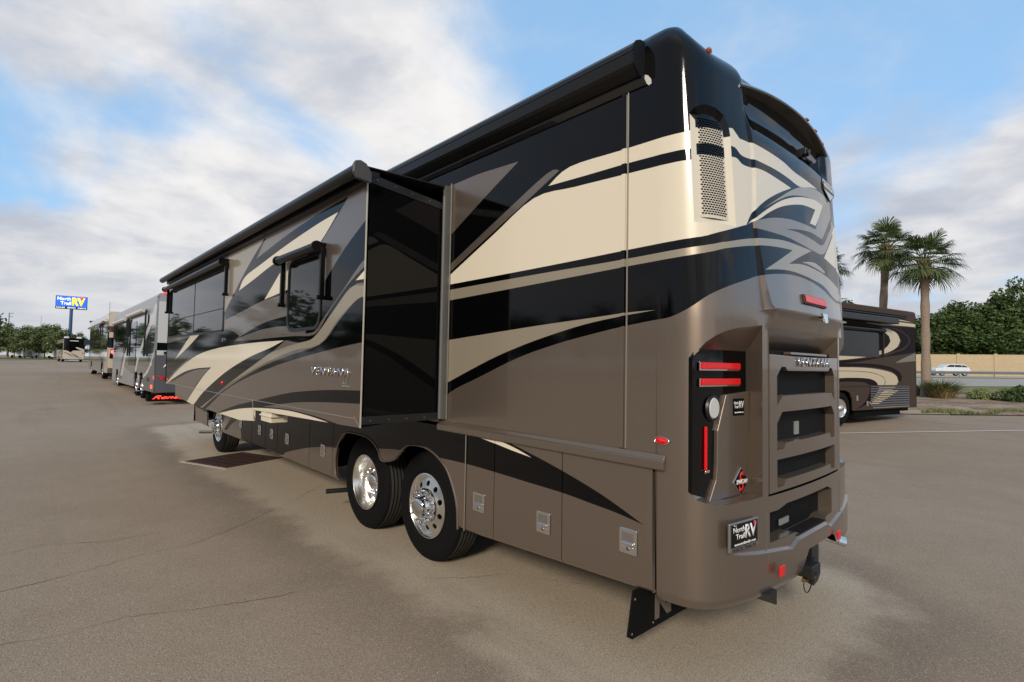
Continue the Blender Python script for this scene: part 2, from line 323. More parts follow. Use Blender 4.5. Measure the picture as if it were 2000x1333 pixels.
ART={'wall': [('black', ((-9.7, 4), (-9.7, 1.5), (0.2, 1.42), (0.425, 1.607), (0.839, 1.758), (1.31, 1.922), (1.715, 2.024), (2.016, 2.082), (2.285, 2.127), (2.512, 2.157), (2.641, 2.174), (2.756, 2.225), (2.867, 2.298), (3.009, 2.358), (3.198, 2.417), (3.311, 2.451), (3.491, 2.483), (3.674, 2.503), (3.882, 2.511), (4.117, 2.499), (4.362, 2.466), (4.658, 2.403), (5.069, 2.422), (6, 2.3), (6, 4))),
 ('taupe', ((0.263, 3.515), (0.43, 3.511), (0.78, 3.514), (1.034, 3.5), (1.285, 3.486), (0.891, 3.3), (0.447, 3.078), (0.284, 3.002))),
 ('taupe', ((1.728, 3.297), (1.591, 3.302), (1.047, 3.069), (0.42, 2.79), (0.325, 2.745), (0.328, 2.682), (0.422, 2.721), (1.05, 2.995), (1.451, 3.173))),
 ('cream', ((1.83, 3.297), (2.279, 3.287), (2.672, 3.279), (2.786, 3.285), (2.958, 3.319), (3.043, 3.342), (3.089, 3.24), (2.998, 3.217), (2.781, 3.174), (2.28, 3.189), (1.982, 3.196), (1.619, 3.208))),
 ('cream', ((2.991, 3.33), (3.037, 3.341), (3.145, 3.36), (3.214, 3.313), (3.444, 3.317), (3.755, 3.306), (3.968, 3.28), (4.218, 3.278), (4.445, 3.273), (4.265, 3.243), (4.044, 3.193), (3.841, 3.205), (3.641, 3.213), (3.381, 3.211), (3.23, 3.205), (3.153, 3.242), (3.039, 3.229), (2.982, 3.213))),
 ('cream', ((0.176, 2.581), (0.403, 2.683), (0.978, 2.94), (1.462, 3.148), (1.878, 3.139), (2.274, 3.121), (2.773, 3.106), (2.992, 3.144), (3.032, 3.153), (3.159, 3.176), (3.244, 3.147), (3.455, 3.162), (3.669, 3.153), (3.877, 3.141), (3.673, 3.062), (3.497, 2.981), (3.371, 2.907), (3.286, 2.841), (3.229, 2.767), (3.238, 2.767), (2.957, 2.677), (2.771, 2.634), (2.279, 2.62), (1.506, 2.604), (0.407, 2.591), (0.176, 2.587))),
 ('champ', ((0.334, 2.539), (0.429, 2.541), (1.507, 2.557), (2.28, 2.563), (2.769, 2.579), (2.999, 2.624), (2.996, 2.583), (2.767, 2.533), (2.281, 2.513), (1.508, 2.484), (0.433, 2.446), (0.338, 2.441))),
 ('champ', ((2.958, 2.615), (3.021, 2.627), (3.253, 2.68), (3.492, 2.714), (3.676, 2.733), (3.906, 2.739), (4.175, 2.741), (3.935, 2.662), (3.717, 2.58), (3.924, 2.606), (4.143, 2.609), (4.46, 2.59), (4.89, 2.52), (5.081, 2.489), (5.108, 2.453), (4.687, 2.426), (4.371, 2.501), (4.096, 2.524), (3.822, 2.535), (3.584, 2.524), (3.371, 2.496), (3.577, 2.586), (3.808, 2.687), (3.628, 2.676), (3.434, 2.659), (3.234, 2.631), (3.018, 2.588), (2.955, 2.575))),
 ('champ', ((0.352, 2.08), (0.827, 2.115), (1.516, 2.166), (2.064, 2.2), (2.328, 2.217), (2.542, 2.221), (2.284, 2.196), (1.981, 2.156), (1.618, 2.082), (1.308, 2.005), (0.961, 1.902), (0.427, 1.711), (0.368, 1.688))),
 ('champ', ((3.428, 2.906), (3.668, 3.027), (3.895, 3.133), (4.097, 3.202), (4.419, 3.261), (4.781, 3.257), (4.822, 3.245), (4.557, 3.164), (4.364, 3.167), (4.108, 3.136), (3.841, 3.079), (3.625, 2.995))),
 ('taupe2', ((3.296, 2.796), (3.513, 2.857), (3.744, 2.897), (3.988, 2.918), (4.319, 2.93), (4.557, 3.164), (4.824, 3.251), (4.939, 3.076), (4.712, 2.924), (4.46, 2.763), (4.15, 2.751), (3.782, 2.767), (3.499, 2.761), (3.298, 2.753))),
 ('black', ((3.731, 2.822), (3.953, 2.859), (4.209, 2.885), (4.459, 2.878), (4.665, 3.03), (4.92, 3.209), (4.988, 3.175), (4.686, 2.972), (4.463, 2.833), (4.197, 2.835), (3.948, 2.837))),
 ('cream', ((3.243, 2.77), (3.298, 2.808), (3.452, 2.895), (3.664, 2.999), (3.884, 3.075), (4.106, 3.128), (4.364, 3.167), (4.557, 3.164), (4.445, 3.06), (4.326, 2.959), (4.198, 2.953), (4.35, 3.089), (4.119, 3.07), (3.92, 3.033), (3.698, 2.972), (3.52, 2.901), (3.36, 2.82), (3.265, 2.781))),
 ('cream', ((4.976, 3.085), (5.115, 3.084), (5.109, 2.679), (4.982, 2.695), (4.721, 2.707), (4.468, 2.734))),
 ('champ', ((3.951, 2.625), (4.126, 2.651), (4.264, 2.655), (4.443, 2.622), (4.417, 2.608), (4.255, 2.618), (4.094, 2.626)))],
 'skirt': [('black', ((-9.7, 1.4), (-9.27, 0.782), (-7.6, 0.7), (-6.818, 0.521), (-6.422, 0.662), (-5.912, 0.833), (-5.71, 0.37), (-3.93, 0.45), (-3.554, 0.541), (-2.98, 0.665), (-2.464, 0.753), (-1.823, 0.838), (-2.146, 0.785), (-0.8, 0.949), (-0.368, 0.988), (0.34, 1.01), (0.732, 1.014), (1.068, 1.006), (1.466, 0.992), (1.804, 0.98), (2.072, 0.959), (2.272, 0.942), (2.469, 0.914), (2.159, 1.031), (1.801, 1.133), (1.48, 1.209), (1.059, 1.297), (0.695, 1.347), (0.435, 1.377), (0.3, 1.45))),
 ('cream', ((-0.821, 1.294), (-0.454, 1.316), (0.154, 1.355), (0.463, 1.348), (0.722, 1.3), (1.06, 1.27), (1.303, 1.229), (1.49, 1.181), (1.284, 1.204), (1.061, 1.234), (0.698, 1.275), (0.186, 1.303), (-0.384, 1.301), (-0.82, 1.285))),
 ('taupe2', ((-7.136, 0.444), (-7.022, 0.604), (-6.858, 0.78), (-6.441, 0.787), (-6.726, 0.618), (-7.026, 0.456)))],
 'slide': [('champ', ((-3.823, 3.342), (-2.293, 3.319), (-3.064, 2.981), (-3.92, 2.528), (-4.054, 2.659))),
 ('black', ((-0.042, 3.319), (-0.723, 3.292), (-1.533, 3.229), (-2.567, 3.11), (-2.252, 3.299), (-2.33, 3.299), (-3.064, 2.981), (-3.92, 2.528), (-3.847, 2.417), (-2.908, 2.508), (-2.205, 2.572), (-1.373, 2.604), (-1.008, 2.833), (-0.654, 2.975), (-0.239, 3.196))),
 ('black', ((-8.264, 2.155), (-5.202, 2.254), (-3.772, 2.284), (-3.142, 2.172), (-3.844, 2.04), (-5.513, 1.953), (-6.992, 1.68), (-8.071, 1.382))),
 ('cream', ((-0.241, 3.22), (-0.714, 3.195), (-1.522, 3.121), (-2.376, 3.019), (-3.011, 2.933), (-3.256, 2.779), (-2.604, 2.867), (-1.986, 2.957), (-1.351, 3.007), (-1.628, 2.876), (-2.205, 2.577), (-1.376, 2.632), (-1.07, 2.885), (-0.646, 2.995))),
 ('black', ((0.353, 3.06), (0.316, 3.049), (-0.074, 2.867), (-0.42, 2.658), (-0.581, 2.532), (-0.941, 2.114), (-1.552, 2.153), (-2.425, 2.101), (-2.422, 2.075), (-1.415, 2.081), (-0.698, 2.107), (0.015, 2.516), (0.293, 2.704), (0.374, 2.728))),
 ('taupe', ((0.374, 2.737), (0.319, 2.718), (0.188, 2.663), (-0.173, 2.448), (-0.604, 2.207), (-0.754, 2.144), (-1.296, 2.146), (-2.271, 2.149), (-3.326, 2.091), (-3.329, 2.114), (-2.267, 2.118), (-1.294, 2.123), (-0.7, 2.122), (-0.436, 2.26), (0.153, 2.585), (0.376, 2.707))),
 ('black', ((0.377, 2.693), (0.322, 2.664), (-0.007, 2.527), (-0.347, 2.334), (-0.699, 2.118), (-1.414, 2.076), (-0.722, 2.083), (0.058, 2.499), (0.389, 2.501))),
 ('cream', ((0.379, 2.648), (0.321, 2.629), (0.155, 2.557), (0.386, 2.551))),
 ('champ', ((0.389, 2.494), (0.307, 2.497), (0.058, 2.503), (-0.299, 2.311), (-0.697, 2.097), (-1.049, 2.051), (-1.536, 2.002), (-2.643, 1.841), (-3.885, 1.588), (-5.367, 1.193), (-4.993, 1.117), (-3.758, 1.488), (-2.229, 1.807), (-1.278, 1.966), (-0.564, 2.027), (-0.158, 2.246), (0.186, 2.391), (0.395, 2.406))),
 ('black', ((0.395, 2.402), (0.186, 2.391), (-0.157, 2.226), (-0.563, 2.023), (-1.525, 1.898), (-2.626, 1.709), (-4.079, 1.367), (-4.99, 1.1), (-4.722, 1.12), (-3.856, 1.403), (-2.88, 1.622), (-1.785, 1.801), (-0.923, 1.911), (-0.183, 1.989), (0.307, 2.031), (0.418, 2.04))),
 ('black', ((-3.734, 2.038), (-2.957, 2.194), (-2.135, 2.308), (-1.347, 2.347), (-1.336, 2.237), (-2.126, 2.233), (-2.864, 2.178), (-3.635, 2.096))),  # dark reflection on the slide wall, drawn in as a black arc
 ('black', ((-7.757, 1.457), (-6.624, 1.706), (-5.516, 1.971), (-4.196, 2.09), (-2.679, 2.112), (-1.514, 2.106), (-1.466, 2.086), (-1.805, 1.981), (-2.472, 1.817), (-3.758, 1.488), (-4.674, 1.221), (-5.345, 1.074), (-6.141, 1.088), (-5.994, 1.189))),
 ('taupe', ((-7.95, 1.345), (-6.591, 1.554), (-5.612, 1.677), (-4.657, 1.724), (-5.349, 1.486), (-6.145, 1.106), (-7.07, 1.163), (-7.156, 1.365))),
 ('cream', ((-1.511, 2.083), (-2.674, 2.074), (-4.186, 2.028), (-5.506, 1.918), (-6.803, 1.683), (-8.064, 1.353), (-6.601, 1.603), (-5.617, 1.702), (-4.532, 1.745), (-5.143, 1.545), (-6.145, 1.106), (-5.654, 1.097), (-4.967, 1.351), (-3.788, 1.68), (-2.737, 1.893), (-1.951, 2.006))),
 ('cream', ((-5.27, 2.39), (-6.044, 2.249), (-7.226, 1.848), (-6.591, 1.975), (-6.014, 2.101), (-5.21, 2.302))),
 ('black', ((0.443, 1.648), (0.307, 1.637), (-0.383, 1.608), (-1.176, 1.547), (-1.818, 1.467), (-2.498, 1.37), (-3.208, 1.269), (-4.038, 1.116), (-3.298, 1.212), (-2.406, 1.297), (-1.738, 1.377), (-1.107, 1.447), (-0.374, 1.497), (0.303, 1.528), (0.45, 1.535))),
 ('black', ((-4.151, 1.086), (-3.204, 1.241), (-2.408, 1.312), (-1.468, 1.359), (-0.763, 1.358), (-0.267, 1.336), (0.241, 1.3), (0.144, 1.286), (-0.359, 1.318), (-1.464, 1.328), (-3.199, 1.205))),
 ('cream', ((-4.15, 1.08), (-3.201, 1.219), (-2.406, 1.297), (-1.466, 1.346), (-0.87, 1.345), (-0.359, 1.324), (0.156, 1.288), (-0.353, 1.241), (-1.816, 1.134), (-2.985, 1.045)))],
 'misc': {'lamp_cut': ((2.77, 1.937), (2.845, 2.031), (2.875, 2.059), (2.945, 2.104), (3.057, 2.141), (3.191, 2.166), (3.348, 2.18)), 'vent': ((2.766, 3.404), (2.797, 3.424), (2.852, 3.429), (2.925, 3.423), (2.992, 3.392), (3.037, 3.343), (3.083, 3.344), (3.03, 2.755), (2.742, 2.707)), 'mesh': ((2.795, 3.385), (2.85, 3.395), (2.949, 3.388), (2.992, 3.348), (2.982, 2.75), (2.77, 2.738)), 'fascia': ((3.136, 3.654), (3.151, 3.476), (3.214, 3.313), (3.244, 3.147), (3.235, 2.772)), 'fascia2': ((3.229, 2.768), (3.299, 2.47), (3.362, 2.264)), 'fascia_in': ((3.289, 2.799), (3.307, 2.648), (3.358, 2.348)), 'marker': ((2.59, 1.437), (2.538, 1.437), (2.639, 1.434)), 'top_markers': ((2.959, 3.702), (4.028, 3.749), (4.327, 3.755), (4.593, 3.748)), 'camera': ((4.056, 3.508),), 'badge': ((4.445, 3.367), (4.845, 3.385), (4.818, 3.307), (4.465, 3.266), (4.803, 3.266)), 'brake': ((3.844, 2.375), (4.256, 2.376), (4.245, 2.33), (3.847, 2.336)), 'latch': ((4.161, 2.24),)}}
# ------------------------------------------------------------------ coach surface: side wall and rear cap as one (t, z) sheet
YC = 1.28
FASC = [(3.28, 3.78), (3.272, 3.54), (3.33, 3.28), (3.335, 3.12), (3.292, 2.785), (3.33, 2.47), (3.372, 2.25)]
TC = 0
def _init():
    global TC; TC = (2.55 + TEND) / 2
_init()
FASC_P = FASC + [(2 * TC - a, b) for a, b in FASC[::-1]]
def edged(t, z):
    """distance inside the raised middle panel of the rear cap"""
    d = 9; n = len(FASC_P)
    for i in range(n):
        (ax, ay), (bx, by) = FASC_P[i], FASC_P[(i + 1) % n]
        if i == len(FASC) - 1: continue
        ux, uy = bx - ax, by - ay; k = max(0, min(1, ((t - ax) * ux + (z - ay) * uy) / (ux * ux + uy * uy)))
        d = min(d, math.hypot(t - ax - ux * k, z - ay - uy * k))
    return d if inside(FASC_P, t, z) else -d
LEDGE = [(2.84, .84), (3.05, .80), (3.25, .775), (3.60, .735), (3.70, .72), (3.80, .755), (4.074, .76)]
def ledge(t):
    if t > 4.074: t = 2 * 4.074 - t
    if t <= LEDGE[0][0]: return LEDGE[0][1]
    for (a, za), (b, zb) in zip(LEDGE, LEDGE[1:]):
        if t <= b: return za + (zb - za) * (t - a) / (b - a)
    return LEDGE[-1][1]
def S(t, z):
    x, y, _ = S0(t, z)
    e = 1e-2; a = plan(t - e); b = plan(t + e); nx, ny = b[1] - a[1], -(b[0] - a[0]); l = math.hypot(nx, ny) or 1; nx /= l; ny /= l
    d = 0.
    if 3.2 < t < 4.95 and z > 2.2:
        k = edged(t, z)
        if k > 0:
            d += min(1, k / .024) * (.012 + .016 * max(0, min(1, (2.8 - z) / .55)) + .014 * max(0, min(1, (2.43 - z) / .18)))
            if z > 3.40: d -= min(1, k / .08) * .05 * min(1, (z - 3.40) / .12)
    if 3.28 < t < 4.87 and z <= 2.25:
        d += .042 * max(0, min(1, (z - 2.12) / .13)) * max(0, min(1, (t - 3.372) / .024, (2 * TC - 3.372 - t) / .024))
    if z < 1.0 and t > 2.9:
        k = min(1, (t - 2.96) / .28, (5.598 - t - .27) / .10); lz = ledge(t)
        if k > 0: d += .017 * k * max(0, min(1, (lz + .004 - z) / .008))
    if z < .56: d -= .022 * ((.56 - z) / .06) ** 2
    return (x + nx * d, y + ny * d, z)
coach = empty('motorhome', (0, 0, 0), 0, 'long taupe, black and cream motorhome in the foreground, slide-out extended, seen from its rear corner', 'motorhome')
ZT = 3.66
CAP0 = 2.545
# rear-cap outline with the lamp recesses cut out; the cap ends at the door seam below the belt
dom = [(-9.45, ZT), (-9.45, 1.33), (.34, 1.33), (CAP0, 1.33), (CAP0, .50), (3.80, .50), (3.89, .58), (3.97, .655), (4.50, .655), (4.56, .60), (4.62, .54), (2 * TC - CAP0, .50), (2 * TC - CAP0, ZT)]
cutL = [(2.77, 1.15), (2.772, 1.937), (2.80, 1.975), (2.845, 2.025), (2.90, 2.06), (2.97, 2.09), (3.057, 2.112), (3.191, 2.13), (3.335, 2.145), (3.335, 1.095), (3.1, 1.09), (2.95, 1.09), (2.86, 1.10), (2.79, 1.12)]
cutR = [(2 * TC - a, b) for a, b in cutL]
ventcut = [(2.80, 2.73), (2.80, 3.39), (2.83, 3.43), (2.90, 3.455), (2.99, 3.45), (3.06, 3.42), (3.105, 3.36), (3.115, 3.30), (3.115, 2.73)]
ventR = [(2 * TC - a, b) for a, b in ventcut]
centre = [(3.405, 2.135), (3.405, 1.085), (4.743, 1.085), (4.743, 2.135)]
bump = [(3.42, .985), (3.53, .985), (3.66, 1.01), (4.42, 1.01), (4.50, .985), (4.53, .985), (4.53, .80), (4.40, .80), (4.32, .775), (3.86, .775), (3.78, .80), (3.42, .80)]
# vertical grid lines through the curved part, horizontals through the modelled part
lines = []
t = 2.55
while t < TEND + .02:
    lines.append(((t, .45), (t, ZT + .02))); t += .026 if (t < 3.35 or t > 4.8) else .07
for z in [.515, .53, .545, .56, .60, .655, .9, 1.05, 1.4, 1.8, 2.0, 2.11, 2.12, 2.16, 2.2, 2.243, 2.25, 2.257, 2.31, 2.37, 2.43, 2.6, 2.8, 3.0, 3.2, 3.40, 3.43, 3.46, 3.49, 3.52, 3.58]:
    lines.append(((2.56, z), (TEND + .1, z)))
LD = [(a, b) for a, b in LEDGE] + [(2 * 4.074 - a, b) for a, b in LEDGE[-2::-1]]
for q in (.004, -.004, .010, -.010):
    for a, b in zip(LD, LD[1:]): lines.append(((a[0], a[1] + q), (b[0], b[1] + q)))
fin = []
for k in (-.008, 0., .024, .032, .08):
    P = [(a + k if a < TC else a - k, b + (k if b < 2.26 else 0)) for a, b in FASC_P]
    for i in range(len(P)):
        if k <= 0. or i != len(FASC) - 1:
            lines.append((P[i], P[(i + 1) % len(P)]))
wall_layers = [(c, P) for c, P in ART['wall']]
# top round-over from the wall line to the roof
def top(t, ph):
    x, y = plan(t); e = 1e-2; a = plan(t - e); b = plan(t + e); nx, ny = b[1] - a[1], -(b[0] - a[0]); l = math.hypot(nx, ny) or 1; nx /= l; ny /= l
    k = max(0, min(1, (t - 2.6) / .5)) if t < TC else max(0, min(1, (2 * TC - t - 2.6) / .5)); k = k * k * (3 - 2 * k)
    z1 = 3.84 - .14 * k; ins = .12 + .32 * k; h = 3.975 + .05 * max(0, min(1, (min(t, 2 * TC - t) - 2.2) / .3)) * (1 - .6 * k) - z1
    if ph < 0: z = ZT + (z1 - ZT) * (1 + ph); q = 0
    else: z = z1 + h * math.sin(ph * math.pi / 2); q = ins * (1 - math.cos(ph * math.pi / 2))
    px, py, _ = S(t, ZT); X0, Y0, _ = S0(t, ZT); X1, Y1, _ = S0(t, z)
    px += X1 - X0; py += Y1 - Y0
    return (px - nx * q, py - ny * q, z)
tt = []; t = -9.45
while t < 2.5: tt.append(t); t += 1.2
t = 2.5
while t < 2.55: tt.append(t); t += .02
t = 2.55
while t < TEND + .02: tt.append(t); t += .026 if (t < 3.35 or t > 4.8) else .07
t = TEND + .06
while t < 2 * TC + 9.45: tt.append(t); t += 1.2
tt.append(2 * TC + 9.45)
ph = [-1, -.5, 0] + [i / 9 for i in range(1, 10)]
tv = [top(a, b) for b in ph for a in tt]; n = len(tt)
tf = [(j * n + i, j * n + i + 1, (j + 1) * n + i + 1, (j + 1) * n + i) for j in range(len(ph) - 1) for i in range(n - 1)]
k0 = (len(ph) - 1) * n
roofv = [tv[k0 + i] for i in range(n)]
extra = [(tv, tf, 'black'), (roofv + [(0, YC, 4.0)], [(i, (i + 1) % n, n) for i in range(n)], 'black')]
# the far side, the nose and the floor close the body
fx = -9.45
box = MB(); box.box(fx - .25, fx, .02, 2.54, .55, 3.8)
extra += [([(fx, 2.56, ZT), (fx, 2.56, .5), (2.5, 2.56, .5), (2.5, 2.56, ZT)], [(0, 1, 2, 3)], 'taupe'),
          ([(fx - .35, .12, .6), (fx - .35, 2.44, .6), (fx - .3, 2.44, 3.5), (fx - .3, .12, 3.5), (fx, 0, .45), (fx, 2.56, .45), (fx, 2.56, 3.8), (fx, 0, 3.8)],
           [(0, 3, 2, 1), (0, 4, 7, 3), (1, 2, 6, 5), (3, 7, 6, 2), (0, 1, 5, 4)], 'taupe')]
body = paint('body', dom, wall_layers, 'taupe', S, [cutL, cutR, ventcut, ventR, centre, bump], lines, coach, curved=True)
mb = MB()
for v, f, c in extra:
    mb.add(v, f, {'black': 0, 'taupe': 1}[c], len(f) > 40)
mb.build('roof', [BLACK, TAUPE], coach, sharp=60)
m = MB(); m.box(-9.4, 2.5, .62, 1.94, .60, 1.30); m.box(.74, 2.5, .06, .62, .56, 1.29); m.box(-6.9, -2.02, .06, .62, .56, 1.29); m.box(-9.3, -8.45, .06, .62, .6, 1.29); m.box(-9.4, 2.5, .06, 2.5, 1.22, 1.30); m.box(-9.4, 2.4, .9, 1.66, .42, .6); m.build('chassis', UNDER, coach)
# ---- recess pieces of the rear cap
def P3(t, z): return Vector(S(t, z))
def mir(p): return Vector((p[0], 2 * YC - p[1], p[2]))
for side in (0, 1):
    g = (lambda p: mir(p)) if side else (lambda p: Vector(p))
    m = MB()
    top_edge = cutL[1:9]; bot = cutL[9:] + [cutL[0]]
    def panelx(y): return 2.768 + .095 * y
    # ceiling of the lamp recess: chamfer strip then sloping underside
    A = [P3(*p) for p in top_edge]; ys = [i / 7 * .60 for i in range(8)]
    B = [Vector((panelx(y) + .035, max(y, .022), 1.965 + .065 * min(1, y / .16))) for y in ys]; Cc = [Vector((panelx(y), max(y, .022), 1.925 + .06 * min(1, y / .1))) for y in ys]
    n = 8
    m.add([g(p) for p in A + B], [(i, i + 1, n + i + 1, n + i) for i in range(n - 1)], 0, True)
    m.add([g(p) for p in B + Cc], [(i, i + 1, n + i + 1, n + i) for i in range(n - 1)], 0)
    # shelf
    A = [P3(*p) for p in bot[::-1]]; n = len(A); D = [Vector((panelx(i / (n - 1) * .60), max(.022, i / (n - 1) * .60), 1.155 - .065 * min(1, i / 2.))) for i in range(n)]
    m.add([g(p) for p in A + D], [(i, i + 1, n + i + 1, n + i) for i in range(n - 1)], 0)
    # pillar flank
    a, b = P3(3.335, 2.145), P3(3.335, 1.095); m.add([g(a), g(b), g((panelx(.60), .60, 1.09)), g((panelx(.60), .60, 1.985)), g((panelx(.60) + .035, .60, 2.03))], [(0, 1, 2, 3, 4)], 0)
    m.build('lamp_recess', TAUPE, coach, sharp=30)
    # the lamp panel: black lens field with the taupe cover plate in front of its lower inner part
    def SP(u, z, o=0.): p = Vector((panelx(u) + o, u - o * .095, z)); return g(p) if side else p
    black = [(.024, 1.16), (.024, 1.93), (.04, 1.985), (.60, 1.985), (.60, 1.09), (.06, 1.09)]
    m = MB(); m.prism([SP(u, z) for u, z in black], g((-.05, 0, 0)) - g((0, 0, 0)), 0); lp = m.build('lamp_panel', BLACK, coach)
    plate = [(.26, 1.72), (.535, 1.735), (.535, 1.09), (.20, 1.09), (.16, 1.145), (.125, 1.19), (.15, 1.28), (.15, 1.54)]
    plate = [(.34, 1.715), (.602, 1.73), (.602, 1.09), (.165, 1.09), (.195, 1.14), (.235, 1.21), (.245, 1.30), (.25, 1.50)]
    m = MB(); m.prism([SP(u, z, .022) for u, z in plate], g((-.03, 0, 0)) - g((0, 0, 0)), 0); m.build('cover_plate', TAUPE, coach, bevel=.006)
    for z0 in (1.885, 1.79):
        tl = MB(); tl.prism([SP(.075, z0 - .028, .004), SP(.50, z0 - .028, .004), SP(.50, z0 + .022, .004), SP(.075, z0 + .022, .004)], g((.012, 0, 0)) - g((0, 0, 0)))
        h = tl.build('tail_lamp_bezel', CHROME, coach, bevel=.004)
        tl = MB(); tl.prism([SP(.09, z0 - .018, .016), SP(.485, z0 - .018, .016), SP(.485, z0 + .022, .016), SP(.09, z0 + .022, .016)], g((.016, 0, 0)) - g((0, 0, 0)))
        tag(tl.build('tail_lamp', REDL, coach, bevel=.005))
    c = SP(.225, 1.635, .0)
    m = MB(); m.lathe([(.0, -.016), (.058, -.016), (.065, -.010), (.068, 0.)], n=36); o = m.build('reversing_lamp', CLEAR, coach); o.matrix_world = Matrix.Translation(c) @ Matrix.Rotation(R(90), 4, 'Z')
    m = MB(); m.lathe([(.066, 0.), (.067, -.016), (.076, -.014), (.083, 0.)], n=36); q = m.build('lamp_ring', PLASTIC, o); 
    m = MB(); m.prism([SP(.135, 1.275, .002), SP(.152, 1.275, .002), SP(.152, 1.53, .002), SP(.135, 1.53, .002)], g((.014, 0, 0)) - g((0, 0, 0))); m.build('marker_strip', REDL, coach, bevel=.004)
    m = MB(); m.box(-.0, .012, 0, .055, -.008, .008); o = m.build('strip_clip', CHROME, coach, bevel=.003); o.location = SP(.133, 1.265, .002) if not side else g(Vector((panelx(.17), .17, 1.23)))
    # vent high on the corner: perforated screen set back in a framed opening
    def SV(t, z):
        q = Vector(S0(t, z)); a = plan(t - .01); b = plan(t + .01); nx, ny = b[1] - a[1], -(b[0] - a[0]); l = math.hypot(nx, ny)
        return g(Vector((q.x - nx / l * .02, q.y - ny / l * .02, q.z)))
    vl = [(c_, P) for c_, P in ART['wall']]
    slots = []
    vi = [(2.84, 2.765), (2.84, 3.36), (2.86, 3.39), (2.91, 3.405), (2.98, 3.40), (3.04, 3.375), (3.065, 3.34), (3.072, 3.29), (3.072, 2.765)]
    r = 0; z = 2.785
    while z < 3.37:
        u = 2.857 + (.011 if r % 2 else 0)
        while u < 3.06:
            s_ = [(u, z), (u + .0175, z), (u + .0175, z + .0098), (u, z + .0098)]
            if all(inside(vi, a, b) for a, b in s_): slots.append(s_)
            u += .022
        z += .0145; r += 1
    if not side:
        mm = {'vcream': mat('vent_cream', (.60, .54, .43), .4, 0, .3), 'black': BLACK}
        vv = []
        paint('vent_screen', vi, [('black', P) for c_, P in vl if 0] + [('black', [(2.7, 3.30), (3.2, 3.345), (3.2, 3.6), (2.7, 3.6)]), ('black', [(2.7, 3.13), (2.95, 3.155), (3.2, 3.165), (3.2, 3.225), (2.95, 3.225), (2.7, 3.20)])] + [('black', P) for P in ()], 'vcream', lambda a, b: SV(a, b), slots, [((x_, 2.76), (x_, 3.4)) for x_ in (2.9, 2.95, 3.0)], coach, mats=mm, smooth=False)
    m = MB(); q = []
    for i in range(9):
        t_ = 2.80 + i * .039
        for z_ in (2.74, 3.44): v = SV(t_, z_); q.append(g(g(v) + Vector((-.03, .03, 0))))
    m.add(q, [(2 * i, 2 * i + 2, 2 * i + 3, 2 * i + 1) for i in range(8)], 0)
    m.build('vent_backing', UNDER, coach)
    # bevelled surround between opening and screen
    m = MB(); A = [g(P3(*p)) for p in ventcut]; B = [SV(*p) for p in vi]; k = 9; rings = []
    for i in range(k): rings.append((i, (i + 1) % k, k + (i + 1) % k, k + i))
    m.add(A + B, rings, 0); m.m = [1 if (min(vi[i][1], vi[(i + 1) % k][1]) > 3.28) else 0 for i in range(k)]
    m.build('vent_surround', [CREAM, BLACK], coach)
# ---- centre recess above the engine door
m = MB()
yl, yr = P3(3.405, 2.1).y, P3(4.743, 2.1).y
A0 = [P3(3.405 + i * .1338, 2.135) for i in range(11)]
A1 = [Vector((2.835, yl + (yr - yl) * i / 10, 1.995)) for i in range(11)]; A2 = [Vector((2.835, p.y, 1.985)) for p in A1]; A3 = [Vector((P3(3.405 + i * .1338, 1.9).x - .01, p.y, 1.972)) for i, p in enumerate(A1)]
for U, V in ((A0, A1), (A1, A2), (A2, A3)): m.add(U + V, [(i, i + 1, 12 + i, 11 + i) for i in range(10)], 0)
for y_, i in ((yl, 0), (yr, 10)): m.add([A0[i], A1[i], A2[i], A3[i]], [(0, 1, 2, 3)], 0)
m.build('upper_recess', TAUPE, coach, sharp=20)
m = MB(); m.box(2.905, 2.955, 1.0, 1.72, 1.974, 1.992); m.build('vent_ledge', TAUPE, coach, bevel=.004)
m = MB(); m.box(2.80, 2.90, yl - .0, yr + .0, 1.08, 2.0); m.add([(2.905, yl, 1.1), (2.905, yr, 1.1), (2.905, yr, 1.95), (2.905, yl, 1.95)], [(0, 1, 2, 3)], 0); m.build('radiator_mesh', MESHM, coach)
# pillar inner flanks
for t_, s_ in ((3.405, 1), (4.743, -1)):
    a, b = P3(t_, 2.135), P3(t_, 1.085); m = MB(); m.add([a, b, (2.85, b.y, 1.085), (2.85, a.y, 2.1)], [(0, 1, 2, 3)]); m.build('pillar_flank', TAUPE, coach)
# ---- engine door: one pressed panel with three openings
def SD(u, z): return (2.985 - .022 * ((u - YC) / .65) ** 2, u, z)
dd = [(yl + .012, 1.098), (yr - .012, 1.098), (yr - .012, 1.968), (yl + .012, 1.968)]
h1 = [(.725, 1.715), (.725, 1.83), (.79, 1.895), (.86, 1.895), (.89, 1.868), (1.67, 1.868), (1.70, 1.895), (1.77, 1.895), (1.835, 1.83), (1.835, 1.62), (1.80, 1.66), (1.77, 1.695), (.80, 1.695), (.725, 1.62)]
h1 = [(.725, 1.64), (.725, 1.83), (.79, 1.89), (.85, 1.89), (.88, 1.865), (1.68, 1.865), (1.71, 1.89), (1.77, 1.89), (1.835, 1.83), (1.835, 1.64), (1.76, 1.70), (.80, 1.70)]
h2 = [(.725, 1.36), (.725, 1.53), (.80, 1.60), (1.76, 1.60), (1.835, 1.53), (1.835, 1.36), (1.74, 1.36), (1.71, 1.40), (.85, 1.40), (.82, 1.36)]
h3 = [(.725, 1.125), (.725, 1.30), (1.835, 1.30), (1.835, 1.125), (1.74, 1.125), (1.71, 1.165), (.85, 1.165), (.82, 1.125)]
dl = [((u, 1.1), (u, 1.96)) for u in [.7 + .1 * i for i in range(12)]]
door = paint('engine_door', dd, [], 'taupe', SD, [h1, h2, h3], dl, coach, depth=(-.075, 0, 0))
